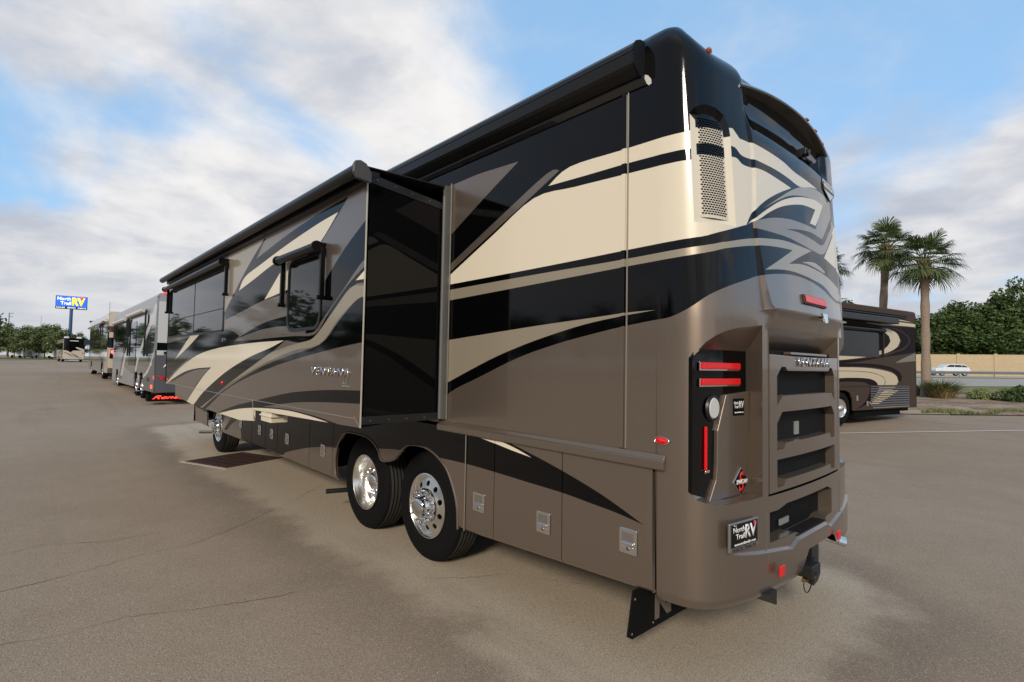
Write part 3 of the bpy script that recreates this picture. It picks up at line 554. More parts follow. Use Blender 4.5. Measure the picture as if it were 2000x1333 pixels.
for zz, hh in ((1.695, .0), (1.385, 0), (1.150, 0)):
    m = MB()
    for i in range(44):
        y_ = .88 + i * .018; m.box(2.92, 2.965, y_, y_ + .009, zz - .004, zz + .008)
    m.build('step_ribs', TAUPE, door)
text('lettering', 'VENTANA', CHROME, (2.986, 1.34, 1.925), (0, 1, 0), (0, 0, 1), .62, .062, door, .008, .28, .004, sp=1.25)
m = MB(); m.prism([(2.915, .74, 1.70), (2.915, .80, 1.76), (2.915, .86, 1.70), (2.915, .80, 1.64)], (.004, 0, 0)); m.build('amber_reflector', mat('amber_mesh', (.35, .2, .05), .4), door)
m = MB(); m.box(2.90, 2.915, 1.18, 1.25, 1.42, 1.51); m.build('engine_plate', mat('grey_plate', (.4, .4, .38), .4, .6), door)
# ---- bumper opening
def edge_in(P, dx, name, mt):
    m = MB(); A = [P3(*p) for p in P]; B = [Vector((dx, p.y, p.z)) for p in A]; k = len(P)
    m.add(A + B, [(i, (i + 1) % k, k + (i + 1) % k, k + i) for i in range(k)], 0); return m.build(name, mt, coach, sharp=20)
edge_in(bump, 2.88, 'bumper_opening', TAUPE)
m = MB(); m.box(2.84, 2.88, .55, 2.0, .70, 1.05); m.build('bumper_mesh', MESHM, coach)
m = MB()
for i in range(30): m.box(2.90, 2.99, 1.00 + i * .019, 1.009 + i * .019, .772, .782)
m.build('bumper_step', PLASTIC, coach)
m = MB(); m.box(2.89, 2.90, .95, 1.10, .83, .87); m.build('mesh_plate', mat('grey_plate', (.4, .4, .38), .4), coach)
# panel seams of the cap
for t_, z0, z1 in ((3.375, .52, 1.0), (4.773, .52, 1.0)):
    m = MB(); q = [P3(t_, z0), P3(t_, ledge(t_) - .012), P3(t_, ledge(t_) + .012), P3(t_, z1)]
    for a, b in zip(q, q[1:]): m.tube(a, b, .003, n=6)
    m.build('bumper_seam', SEAL, coach)
# ---- rear reflectors, plates, badges
for y_, z_ in ((.675, .635), (2 * YC - .80, .635)):
    m = MB(); m.box(0, .012, -.036, .036, -.032, .032); o = m.build('reflector', REDL, coach, bevel=.004); o.location = (3.008, y_, z_)
pl = empty('licence_plate', (2.945, .30, .912)); pl.parent = coach; pl.scale = (1, .88, .88); pl.rotation_euler = (0, 0, R(-7))
m = MB(); m.box(-.012, .004, -.17, .17, -.093, .093); m.build('plate_frame', mat('grey_frame', (.30, .29, .28), .3, .7), pl, bevel=.006)
m = MB(); m.box(.004, .007, -.152, .152, -.062, .082); f = m.build('plate_face', BLACK, pl)
text('lettering', 'North', WHITE, (.008, -.07, .048), (0, 1, 0), (0, 0, 1), .13, .035, pl, .0015, 0, .01)
text('lettering', 'Trail', WHITE, (.008, -.055, .003), (0, 1, 0), (0, 0, 1), .10, .035, pl, .0015, 0, .01)
text('lettering', 'RV', WHITE, (.008, .067, .025), (0, 1, 0), (0, 0, 1), .13, .088, pl, .0015, 0, .03)
m = MB(); m.prism([(.0085, .095, .078), (.0085, .125, .078), (.0085, .116, .058), (.0085, .104, .04)], (.003, 0, 0)); m.build('red_mark', REDP, pl)
text('lettering', 'www.northtrailrv.com', WHITE, (.008, .0, -.045), (0, 1, 0), (0, 0, 1), .25, .018, pl, .0015)
text('lettering', 'NORTH TRAIL RV', mat('navy_print', (.01, .012, .04), .4), (.0045, .0, -.078), (0, 1, 0), (0, 0, 1), .28, .02, pl, .0015, 0, .01)
for y_ in (-.11, .11):
    m = MB(); m.tube((.004, y_, .073), (.012, y_, .073), .008, n=10); m.build('plate_screw', CHROME, pl)
sg = empty('dealer_sticker', (2.768 + .095 * .47 + .0235, .47, 1.635)); sg.parent = coach; sg.rotation_euler = (0, 0, R(-5.5))
m = MB(); m.box(0, .002, -.062, .062, -.052, .052); m.build('sticker_face', BLACK, sg)
text('lettering', 'North', WHITE, (.003, -.03, .026), (0, 1, 0), (0, 0, 1), .048, .018, sg, .001)
text('lettering', 'Trail', WHITE, (.003, -.028, .002), (0, 1, 0), (0, 0, 1), .042, .018, sg, .001)
text('lettering', 'RV', WHITE, (.003, .03, .014), (0, 1, 0), (0, 0, 1), .052, .044, sg, .001, 0, .02)
text('lettering', 'www.northtrailrv.com', WHITE, (.003, .0, -.032), (0, 1, 0), (0, 0, 1), .10, .010, sg, .001)
db = empty('diamond_badge', (2.768 + .095 * .49 + .024, .49, 1.175)); db.parent = coach; db.rotation_euler = (0, 0, R(-8))
m = MB(); m.prism([(0, -.082, 0), (0, 0, -.088), (0, .082, 0), (0, 0, .088)], (.006, 0, 0)); m.build('badge_rim', CHROME, db, bevel=.002)
m = MB(); m.prism([(.006, -.07, 0), (.006, 0, -.075), (.006, .07, 0), (.006, 0, .075)], (.003, 0, 0)); m.build('badge_face', BLACK, db)
text('lettering', 'S', REDP, (.0095, 0, 0), (0, 1, 0), (0, 0, 1), .055, .125, db, .001, .1, .02)
text('lettering', 'SPARTAN', WHITE, (.0105, 0, 0), (0, 1, 0), (0, 0, 1), .115, .028, db, .002, .2, .02)
# brake light, latch, shield badge and camera on the upper cap
a = P3(4.074, 2.355)
m = MB(); m.box(-.01, .012, -.215, .215, -.034, .034); o = m.build('brake_light_bezel', PLASTIC, coach, bevel=.004); o.location = a + Vector((.0, 0, 0)); o.rotation_euler = (0, R(-12), 0)
m = MB(); m.box(.012, .020, -.20, .20, -.026, .026); b_ = m.build('brake_light', REDL, coach, bevel=.004); b_.location = o.location; b_.rotation_euler = o.rotation_euler
m = MB(); m.tube((0, 0, 0), (.04, 0, -.01), .018, n=12); m.prism([(.03, -.05, .03), (.03, .05, .03), (.04, .035, -.03), (.04, -.02, -.04)], (.012, 0, 0)); o = m.build('engine_door_latch', CHROME, coach); o.location = P3(4.12, 2.24)
sb = empty('shield_badge', P3(4.93 - .17, 3.335) + Vector((.002, 0, 0))); sb.parent = coach; sb.rotation_euler = (0, R(-7), R(3))
m = MB(); m.prism([(0, -.16, .075), (0, .16, .075), (0, .15, -.02), (0, .07, -.055), (0, 0, -.095), (0, -.07, -.055), (0, -.15, -.02)], (.006, 0, 0)); m.build('badge_rim', PLASTIC, sb)
m = MB(); m.prism([(.006, -.15, .068), (.006, .15, .068), (.006, .142, -.015), (.006, .065, -.048), (.006, 0, -.085), (.006, -.065, -.048), (.006, -.142, -.015)], (.002, 0, 0)); m.build('badge_face', mat('silver_badge', (.62, .62, .64), .35, .4), sb)
m = MB(); m.box(.008, .010, -.148, .148, -.012, .05); m.build('badge_band', PLASTIC, sb)
text('lettering', 'NEWMAR', WHITE, (.0105, 0, .019), (0, 1, 0), (0, 0, 1), .27, .042, sb, .001, 0, .02)
# spoiler over the rear window band
m = MB(); rows = []
nS = 40
for i in range(nS + 1):
    t_ = 3.262 + (2 * TC - 2 * 3.262) * i / nS; k = 1 - ((t_ - TC) / (TC - 3.262)) ** 2
    x0 = 2.862 + .062 * k; y_ = S0(t_, 3.6)[1]; zt = 3.715 + .06 * k; ed = min(1, (1 - abs(t_ - TC) / (TC - 3.262)) * 12)
    rows.append([(x0 - .03, y_, zt - .05), (x0 - .004, y_, zt - .044), (x0, y_, zt - .034), (x0 - .022, y_, zt - .008), (x0 - .10, y_, zt + .03), (x0 - .45, y_, 3.955), (x0 - .40, y_, zt - .06), (x0 - .2, y_, zt - .07)])
k = 8; vs = [p for r_ in rows for p in r_]
m.add(vs, [(i * k + j, i * k + (j + 1) % k, (i + 1) * k + (j + 1) % k, (i + 1) * k + j) for i in range(nS) for j in range(k)], 0, True)
m.add(rows[0], [tuple(range(k))]); m.add(rows[-1], [tuple(range(k))])
m.build('spoiler', TAUPE2 if False else mat('dark_metal_paint', (.10, .088, .078), .38, .5, .6), coach, sharp=50)
for t_ in (4.30, 4.52, 4.76):
    k = 1 - ((t_ - TC) / (TC - 3.262)) ** 2
    m = MB(); m.lathe([(0, -.022), (.012, -.018), (.02, -.004), (.022, .0)], n=14); o = m.build('marker_light', AMB, coach); o.location = (2.862 + .062 * k - .03, S0(t_, 3.6)[1], 3.715 + .06 * k + .006); o.rotation_euler = (R(-90), 0, 0)
m = MB(); m.lathe([(0, -.022), (.014, -.018), (.022, -.004), (.024, .0)], n=14); o = m.build('marker_light', AMB, coach); o.location = Vector(top(3.00, .28)) ; o.rotation_euler = (R(-30), 0, R(50))
cm = P3(4.30, 3.53)
m = MB(); m.box(-.02, .09, -.05, .05, -.035, .045); m.tube((.08, 0, 0), (.12, 0, -.01), .035, n=16); m.box(-.02, .03, -.075, .075, -.11, -.03); o = m.build('reversing_camera', PLASTIC, coach, bevel=.012); o.scale = (.5, .7, .7); o.location = cm
# side marker and small lamps
m = MB(); m.lathe([(0, -.014), (.7, -.012), (.93, -.006), (1, 0)], n=32); o = m.build('side_marker', REDL, coach); o.scale = (.047, 1, .021); o.location = (2.59, -.002, 1.437)
m = MB(); m.lathe([(.95, -.004), (1.0, -.008), (1.14, -.004), (1.16, 0)], n=32); q = m.build('marker_rim', CHROME, o)
# ---- vertical trim and belt moulding
m = MB(); m.box(2.285, 2.325, -.008, .02, 1.36, 3.69); m.build('corner_trim', TAUPE, coach)
bpy.data.objects.remove(bpy.data.objects['corner_trim'])
def strip(name, t0, t1, z0, z1, off, dep, layers=wall_layers, parent=coach, base='taupe'):
    return paint(name, [(t0, z0), (t1, z0), (t1, z1), (t0, z1)], layers, base, lambda a, b: (a, -off, b), parent=parent, depth=(0, dep, 0))
strip('corner_trim', 2.288, 2.318, 1.36, 3.69, .012, .03)
m = MB(); m.tube((2.331, -.002, 1.36), (2.331, -.002, 3.69), .006, n=8); m.build('trim_bead', mat('bead', (.32, .29, .25), .25, .6), coach)
m = MB(); pr = [(0, 1.262), (-.022, 1.262), (-.030, 1.27), (-.030, 1.318), (-.018, 1.328), (-.012, 1.352), (0, 1.356)]
m.prism([(.28, y_, z_) for y_, z_ in pr], (2.335, 0, 0)); m.build('belt_moulding', TAUPE, coach, bevel=.003)
m = MB(); m.prism([(.30, y_, z_) for y_, z_ in pr], (-.01, 0, 0)); 
m2 = MB(); m2.tube((.40, -.012, 1.37), (.40, -.012, 3.52), .006, n=8); m2.build('slide_opening_bead', mat('bead', (.32, .29, .25), .25, .6), coach)
m = MB(); m.box(.325, .372, -.05, .01, 1.37, 3.50); m.tube((.349, -.05, 1.37), (.349, -.05, 3.40), .017, n=12); m.build('slide_seal', SEAL, coach)
# ---- skirt: doors and fixed panels
KL = ART['skirt']
def zb(x): return .44 if x < .7 else .44 + (x - .7) * .043
def skirt_panel(name, out, parent=coach, off=.004): return paint(name, out, KL, 'taupe', lambda a, b: (a, -off + (.035 * ((zb(a) + .04 - b) / .04) ** 2 if b < zb(a) + .04 else 0), b), [], [((-9.5, .46), (2.6, .46)), ((-9.5, .475), (2.6, .475)), ((.7, .49), (2.6, .53)), ((.7, .465), (2.6, .545))], parent, depth=(0, .03, 0))
def handle(x, z, par, w=.13, h=.165):
    m = MB(); m.prism([(a, -.006, b) for a, b in rrect(x - w / 2, x + w / 2, z - h / 2, z + h / 2, .012)], (0, -.008, 0)); f = m.build('handle', CHROME, par, bevel=.003)
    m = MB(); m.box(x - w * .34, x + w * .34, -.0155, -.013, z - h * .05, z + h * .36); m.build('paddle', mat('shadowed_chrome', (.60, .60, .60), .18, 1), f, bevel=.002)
    m = MB(); m.box(x - w * .34, x + w * .34, -.030, -.014, z - h * .14, z - h * .04); m.box(x - w * .32, x + w * .32, -.022, -.014, z - h * .40, z - h * .2); m.build('grip', CHROME, f, bevel=.003)
    m = MB(); m.tube((x + w * .05, -.014, z - h * .27), (x + w * .05, -.026, z - h * .27), .011, n=12); m.build('lock', STEEL, f)
for x0, x1, hx, hz, w_ in ((.703, 1.066, .886, .728, .15), (1.074, 1.798, 1.628, .735, .135), (1.806, 2.528, 2.362, .79, .13)):
    d = skirt_panel('cargo_door', [(x0, zb(x0)), (x1, zb(x1)), (x1, 1.272), (x0, 1.272)]); handle(hx, hz, d, w_, .155)
# panel that carries the tandem wheel openings
arch = [(.695, .44), (.695, 1.30), (-1.98, 1.30), (-1.98, .44), (-1.74, .44), (-1.87, .50), (-1.90, .68), (-1.84, .86), (-1.74, .96), (-1.60, 1.035), (-1.24, 1.045), (-1.03, 1.02), (-.86, .94), (-.76, .83), (-.52, .87), (-.45, .92), (-.38, .97), (-.24, 1.055), (.02, 1.075), (.19, 1.045), (.32, .99), (.43, .91), (.53, .76), (.585, .62), (.60, .44)]
arch = smooth_loop(arch, True, 4, 58)
skirt_panel('wheel_arch_panel', arch)
m = MB()
for a, b in zip(arch[5:-1], arch[6:]): m.tube((a[0], -.006, a[1]), (b[0], -.006, b[1]), .010, n=8)
m.build('arch_lip', TAUPE, coach)
m = MB(); m.tube((.698, -.012, .45), (.698, -.012, 1.27), .005, n=6); m.build('door_edge', mat('bead', (.32, .29, .25), .25, .6), coach)
xs = [-1.985, -2.72, -3.95, -4.5, -5.2, -6.98]
hs = [-2.27, -3.53, -4.19, -4.77, -5.81]
for a, b, h_ in zip(xs, xs[1:], hs):
    o_ = [(b + .007, .44), (a - .007, .44), (a - .007, 1.28), (b + .007, 1.28)]
    if b < -6.9: o_ = [(-6.98, .44), (a - .007, .44), (a - .007, 1.28), (-7.3, 1.28), (-7.12, 1.0), (-7.02, .8)]
    d = skirt_panel('cargo_door', o_); handle(h_, .735, d, .13, .155)
d = skirt_panel('front_corner_panel', [(-9.25, .47), (-8.22, .44), (-8.24, .8), (-8.1, 1.0), (-7.9, 1.28), (-9.45, 1.28), (-9.33, .8)])
m = MB(); m.tube((-8.54, -.004, .74), (-8.54, -.02, .74), .02, n=12); m.tube((-8.54, -.004, .67), (-8.54, -.02, .67), .02, n=12); m.build('fill_cap', CHROME, coach)
# black liners behind the wheels and rods beneath
m = MB(); m.box(-2.0, .75, .46, 2.1, .62, 1.2); m.box(-8.4, -6.9, .5, 2.1, .6, 1.2); m.box(-2.0, .72, .03, .46, 1.09, 1.2); m.build('wheel_housing', UNDER, coach)
m = MB()
for a, b in (((-8.95, .02, .25), (-8.75, .3, .25)), ((-2.16, 0.0, .24), (-2.0, .5, .24))):
    m = MB(); m.tube(a, b, .03, n=10); m.box(b[0] - .03, b[0] + .03, b[1] - .03, b[1] + .03, .2, .6); m.build('jack_foot', PLASTIC, coach, bevel=.004)
# ---- mudflap, hitch, exhaust
m = MB(); m.prism([(2.395, -.01, .50), (2.395, -.065, .24), (2.395, -.02, .215), (2.395, 2.5, .215), (2.395, 2.54, .50)], (.012, 0, 0)); mf = m.build('mud_flap', RUBBER, coach)
m = MB(); m.prism([(2.409, .22, .26), (2.409, .22, .42), (2.409, .27, .42), (2.409, .36, .32), (2.409, .36, .42), (2.409, .41, .42), (2.409, .41, .26), (2.409, .36, .26), (2.409, .27, .36), (2.409, .27, .26)], (.003, 0, 0)); m.build('flap_emblem', mat('dull_taupe', (.12, .1, .085), .5), mf)
for y_, z_ in ((.0, .45), (-.03, .25), (.20, .44), (.2, .25), (.43, .44)): m = MB(); m.tube((2.407, y_, z_), (2.411, y_, z_), .007, n=8); m.build('flap_screw', CHROME, mf)
m = MB(); m.prism([(2.80, .50, .53), (2.80, .62, .44), (2.80, .63, .44), (2.80, .63, .53)], (.2, 0, 0)); m.build('support_bracket', PLASTIC, coach)
hx = 2.90
m = MB(); m.box(2.6, hx + .02, 1.20, 1.36, .50, .64); m.box(hx - .02, hx + .10, 1.18, 1.38, .46, .56); m.box(hx + .0, hx + .03, 1.45, 1.62, .34, .70); m.tube((hx + .03, 1.28, .46), (hx + .10, 1.28, .44), .06, n=16); m.tube((2.7, 1.5, .5), (hx + .04, 1.5, .5), .05, n=14)
hit = m.build('tow_hitch', PLASTIC, coach, bevel=.006)
m = MB(); m.tube((hx + .05, 1.16, .44), (hx + .05, 1.36, .40), .016, n=12); m.build('hitch_pin', BRASS, hit)
m = MB(); m.tube((hx + .05, 1.36, .40), (hx + .05, 1.40, .40), .03, n=14); m.build('pin_cap', PLASTIC, hit)
m = MB()
for i in range(18):
    a0 = math.pi + math.pi * i / 18; a1 = math.pi + math.pi * (i + 1) / 18
    m.tube((hx + .05, 1.26 + .10 * math.cos(a0), .42 + .10 * math.sin(a0)), (hx + .05, 1.26 + .10 * math.cos(a1), .42 + .10 * math.sin(a1)), .004, n=6)
m.build('safety_cable', PLASTIC, hit); hit.scale = (1, .78, .80); hit.location = (.05, .17, .115)
m = MB(); m.box(2.75, 2.76, 1.50, 1.58, .60, .72); m.build('socket_label', WHITE, hit)
m = MB(); ra = []
p0, p1 = Vector((2.78, 1.80, .59)), Vector((2.99, 1.965, .525)); d_ = (p1 - p0).normalized()
m.tube(p0, p1, .042, .046, 20, cap=False); m.tube(p0, p1, .038, .041, 20, cap=False); m.build('exhaust_tip', CHROME, coach)
# ---- wheels
def tyre(w):
    o = [(.300, .02), (.335, -.004), (.42, -.012), (.47, -.004), (.500, .014), (.512, .034)]; k = 5; a = .04; b = w - .04; st = (b - a) / k
    for i in range(k):
        o += [(.516, a + st * i + .006), (.516, a + st * (i + 1) - .007)]
        if i < k - 1: o += [(.505, a + st * (i + 1) - .005), (.505, a + st * (i + 1) + .005)]
    return o + [(.512, w - .034), (.500, w - .014), (.47, w + .004), (.42, w + .012), (.335, w + .004), (.300, w - .02), (.29, w * .5), (.300, .02)]
def wheel(x, y, kind):
    wh = empty('wheel', (x, y, .512)); wh.parent = coach
    ty = tyre(.29); m = MB(); m.lathe(ty, n=72, ms=[1 if (a[0] > .5155 and b[0] > .5155) else 0 for a, b in zip(ty, ty[1:])]); t_ = m.build('tyre', [RUBBER, TREAD], wh, sharp=28)
    if kind == 'dual': m = MB(); m.lathe([(r_, y_ + .34) for r_, y_ in tyre(.29)], n=72); m.build('inner_tyre', RUBBER, wh, sharp=28)
    dz = .030 if kind != 'dual' else .17
    m = MB()
    if kind == 'dual': pr = [(.302, .016), (.303, -.004), (.292, -.006), (.286, .004), (.280, .03), (.265, .05), (.262, .13), (.235, .165), (.20, dz)]
    else: pr = [(.302, .016), (.303, -.004), (.292, -.008), (.286, -.002), (.279, .014), (.268, .012), (.262, dz)]
    m.lathe(pr, n=72)
    def SW(a, b): r_ = math.hypot(a, b); return (a, dz - (.045 * (1 - (r_ - .13) / .13) if kind != 'dual' else 0) , b)
    rr_ = pr[-1][0] + .002
    holes = [circ(.208 * math.cos(2 * math.pi * (i + .5) / 10), .208 * math.sin(2 * math.pi * (i + .5) / 10), .026, 16) for i in range(10)] if kind != 'dual' else []
    if kind == 'dual': rr_ = .202
    m.build('rim', ALU, wh, sharp=35)
    d = paint('wheel_disc', circ(0, 0, rr_, 64), [], 'alu', SW, holes + [circ(0, 0, .10, 24)], [], wh, depth=(0, .02, 0), mats={'alu': ALU})
    m = MB(); m.lathe([(0, dz + .05), (.27, dz + .05)], n=32); m.build('brake_backing', UNDER, wh)
    hub = dz - (.055 if kind != 'dual' else .015)
    m = MB(); pr = [(.165, hub + .012), (.165, hub - .006), (.158, hub - .012), (.110, hub - .014), (.098, hub - .03), (.092, hub - .075), (.080, hub - .088), (.055, hub - .096), (0, hub - .10)]
    m.lathe(pr, n=40); h_ = m.build('hub', CHROME, wh, sharp=30)
    m = MB(); m.lathe([(.026, -.01), (.026, -.022), (.017, -.024), (.013, -.07), (.007, -.078), (0, -.08)], n=12); nut = m.build('lug_nut', CHROME, wh, sharp=30)
    for i in range(10):
        o = nut if i == 0 else nut.copy()
        if i: COL.objects.link(o); o.parent = wh
        a = 2 * math.pi * i / 10; o.location = (.138 * math.cos(a), hub, .138 * math.sin(a))
    return wh
wheel(.02, .055, 'tag'); wheel(-1.245, .06, 'dual'); wheel(-7.55, .06, 'front')
for x in (.02, -1.245, -7.55):
    w_ = empty('wheel', (x, 2.1, .512)); w_.parent = coach; m = MB(); m.lathe([(0, 0)] + tyre(.29)[:-2] + [(0, .3)], n=40); m.build('tyre', RUBBER, w_)
# ------------------------------------------------------------------ slide-out
SY = -.80; SX0, SX1 = .32, -8.12
so_ = [(SX0, 1.335), (SX0, 3.44), (SX1, 3.40), (-8.0, 1.37), (-7.1, 1.385), (-7.07, 1.175), (-5.49, 1.11), (-2.99, 1.10), (-2.44, 1.14), (-2.43, 1.27), (-1.84, 1.285)]
W1 = rrect(-7.98, -3.98, 2.29, 3.16, .05); W2 = rrect(-1.40, -.58, 2.20, 2.885, .13, 7)
slide = empty('slide_out', (0, 0, 0)); slide.parent = coach
face = paint('slide_wall', so_, ART['slide'], 'taupe', lambda a, b: (a, SY, b), [W1, W2], [], slide, depth=(0, .02, 0))
m = MB(); m.add([(SX0, SY + .004, 1.335), (SX0, .02, 1.42), (SX0, .02, 3.34), (SX0, SY + .004, 3.44)], [(0, 1, 2, 3)])
m.add([(SX0, SY + .004, 3.44), (SX0, .02, 3.34), (SX1, .02, 3.34), (SX1, SY + .004, 3.40)], [(0, 1, 2, 3)])
m.add([(SX1, SY + .004, 3.40), (SX1, .02, 3.34), (SX1, .02, 1.4), (SX1, SY + .004, 1.4)], [(0, 1, 2, 3)])
m.add([(SX0, SY + .03, 1.40), (SX1, SY + .03, 1.40), (SX1, .02, 1.42), (SX0, .02, 1.42)], [(0, 1, 2, 3)])
m.build('slide_shell', mat('slide_end_black', (.003, .003, .0035), .6, 0, .5, coatr=.015, spec=0.), slide)
m = MB(); m.box(SX0, SX0 + .010, SY + .006, .0, 1.36, 1.425); m.build('lower_flange', mat('dark_aluminium', (.03, .032, .034), .35, .5), slide, bevel=.002); m = MB(); m.prism([(SX0, SY + .006, 3.36), (SX0, .0, 3.275), (SX0, .0, 3.335), (SX0, SY + .006, 3.435)], (.008, 0, 0))
e = m.build('end_flange', mat('dark_aluminium', (.03, .032, .034), .35, .5), slide, bevel=.002)
for y_ in (-.72, -.55, -.38, -.2, -.06):
    for z_ in (1.39, 3.355 + .12 * (-y_ - .4)): m = MB(); m.tube((SX0 + .006, y_, z_), (SX0 + .014, y_, z_), .007, n=8); m.build('rivet', STEEL, e)
m = MB(); m.box(SX0 - .004, SX0 + .004, SY - .006, SY + .004, 1.335, 3.44); m.build('edge_trim', mat('bright_edge', (.6, .55, .45), .3, .3), slide)
# creases along the lower apron
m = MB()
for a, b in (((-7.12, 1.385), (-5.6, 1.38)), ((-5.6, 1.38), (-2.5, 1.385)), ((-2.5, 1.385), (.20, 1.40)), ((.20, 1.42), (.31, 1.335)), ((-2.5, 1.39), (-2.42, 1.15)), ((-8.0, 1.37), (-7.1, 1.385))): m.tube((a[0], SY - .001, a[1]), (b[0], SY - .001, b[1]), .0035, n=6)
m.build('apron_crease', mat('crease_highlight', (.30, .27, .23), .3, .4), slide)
m = MB(); m.box(-2.20, -1.86, -.79, -.60, 1.165, 1.275); m.box(-2.22, -1.84, -.805, -.6, 1.225, 1.245); m.build('apron_latch', CREAM, slide, bevel=.008)
# windows
def window(P, bars, x0, x1, z0, z1):
    m = MB(); m.prism([(a, SY - .003, b) for a, b in P], (0, .012, 0)); g_ = m.build('window_glass', GLASS, slide)
    m = MB(); k = len(P); cx = sum(p[0] for p in P) / k; cz = sum(p[1] for p in P) / k
    o_ = [((a - cx) * (1 + .03 / (abs(x1 - x0) / 2)) + cx, (b - cz) * (1 + .03 / ((z1 - z0) / 2)) + cz) for a, b in P]
    m.add([(a, SY - .010, b) for a, b in P] + [(a, SY - .010, b) for a, b in o_] + [(a, SY + .002, b) for a, b in o_] + [(a, SY + .002, b) for a, b in P],
          [(i, (i + 1) % k, k + (i + 1) % k, k + i) for i in range(k)] + [(k + i, k + (i + 1) % k, 2 * k + (i + 1) % k, 2 * k + i) for i in range(k)] + [(3 * k + i, 3 * k + (i + 1) % k, (i + 1) % k, i) for i in range(k)])
    for q in bars: m.box(*q)
    m.build('window_frame', PLASTIC, g_)
window(W1, [(-5.83, -5.79, SY - .006, SY, 2.30, 3.15), (-7.95, -4.0, SY - .005, SY, 2.585, 2.60)], -7.98, -3.98, 2.29, 3.16)
window(W2, [], -1.40, -.58, 2.20, 2.885)
def win_awning(x0, x1, z, zb_):
    m = MB(); m.tube((x0, SY - .09, z), (x1, SY - .09, z), .042, n=18)
    for x in (x0, x1): m.tube((x - .015, SY - .09, z), (x + .015, SY - .09, z), .052, n=18)
    m.box(x0, x1, SY - .05, SY, z + .02, z + .045)
    a = m.build('window_awning', AWNB, slide)
    for x in (x0, x1): m = MB(); m.box(x - .02, x + .02, SY - .055, SY - .01, zb_, z); m.tube((x, SY - .075, zb_ + .02), (x, SY, zb_ + .02), .022, n=10); m.build('awning_arm', AWNB, a, bevel=.006)
win_awning(-8.02, -3.78, 3.225, 2.75); win_awning(-1.52, -.48, 2.93, 2.44)
text('lettering', 'VENTANA', CHROME, (-.31, SY - .002, 1.775), (1, 0, 0), (0, 0, 1), .80, .075, slide, .008, .25, .004, sp=1.25)
text('lettering', 'LE', CHROME, (.03, SY - .002, 1.695), (1, 0, 0), (0, 0, 1), .10, .035, slide, .008, .2)
m = MB(); m.box(-.04, .11, SY - .006, SY, 1.655, 1.667); m.build('badge_line', CHROME, slide)
m = MB(); m.lathe([(0, -.02), (.018, -.016), (.026, -.002), (.028, 0)], n=14); o = m.build('marker_light', REDL, slide); o.location = (-3.88, SY, 1.54)
m = MB(); m.lathe([(0, -.02), (.018, -.016), (.026, -.002), (.028, 0)], n=14); o = m.build('marker_light', REDL, slide); o.location = (-7.85, SY, 1.45)
m = MB(); m.tube((-3.9, SY, 2.14), (-3.9, SY - .02, 2.14), .03, n=12); m.build('latch', CHROME, slide)
# slide topper
TZ = 3.425; TY = -.905
m = MB(); m.tube((SX1 - .12, TY, TZ), (SX0 + .05, TY, TZ), .052, n=24); tp = m.build('topper_roller', AWN, slide)
m = MB()
m.prism([(SX0 + .05, TY - .045, TZ + .055), (SX0 + .05, TY - .062, TZ + .02), (SX0 + .05, TY - .062, TZ - .04), (SX0 + .05, TY - .03, TZ - .085), (SX0 + .05, TY + .10, TZ - .10), (SX0 + .05, TY + .10, TZ - .02), (SX0 + .05, TY + .05, TZ + .05), (SX0 + .05, TY, TZ + .068)], (.035, 0, 0)); m.build('roller_end_cap', mat('grey_cap', (.07, .065, .06), .35, .2), tp, bevel=.008)
m = MB(); m.prism([(SX1, TY + .02, TZ + .045), (SX1, TY + .02, TZ + .052), (SX1, .0, 3.50), (SX1, .0, 3.49)], (SX0 - SX1 + .03, 0, 0)); m.build('topper_fabric', mat('black_fabric', (.008, .008, .008), .8), tp)
m = MB(); m.box(SX1, SX0 - .01, SY - .05, SY + .02, 3.34, 3.43); m.box(SX1, SX0 + .01, SY + .02, SY + .10, 3.40, 3.455); m.build('topper_rail', AWN, tp)
# ---- main awning along the roof edge
m = MB(); prof = [(0, 3.70), (-.05, 3.70), (-.07, 3.715), (-.10, 3.74), (-.115, 3.76), (-.118, 3.83), (-.112, 3.835), (-.118, 3.84), (-.112, 3.875), (-.09, 3.905), (-.05, 3.925), (0, 3.93)]
m.prism([(2.44, y_, z_) for y_, z_ in prof], (-11.6, 0, 0)); aw = m.build('awning_case', AWN, coach, bevel=.003)
m = MB(); m.prism([(2.44, y_ * 1.04, 3.81 + (z_ - 3.81) * 1.04) for y_, z_ in prof], (.012, 0, 0)); m.build('case_end_cap', mat('end_cap_black', (.006, .007, .009), .6, spec=.2), aw)
m = MB(); m.prism([(2.475, 0, 3.71), (2.475, -.035, 3.70), (2.475, -.04, 3.675), (2.475, -.012, 3.65), (2.475, 0, 3.65)], (-11.6, 0, 0)); m.build('drip_rail', mat('drip_rail_black', (.02, .02, .022), .2, .2, 1), aw)
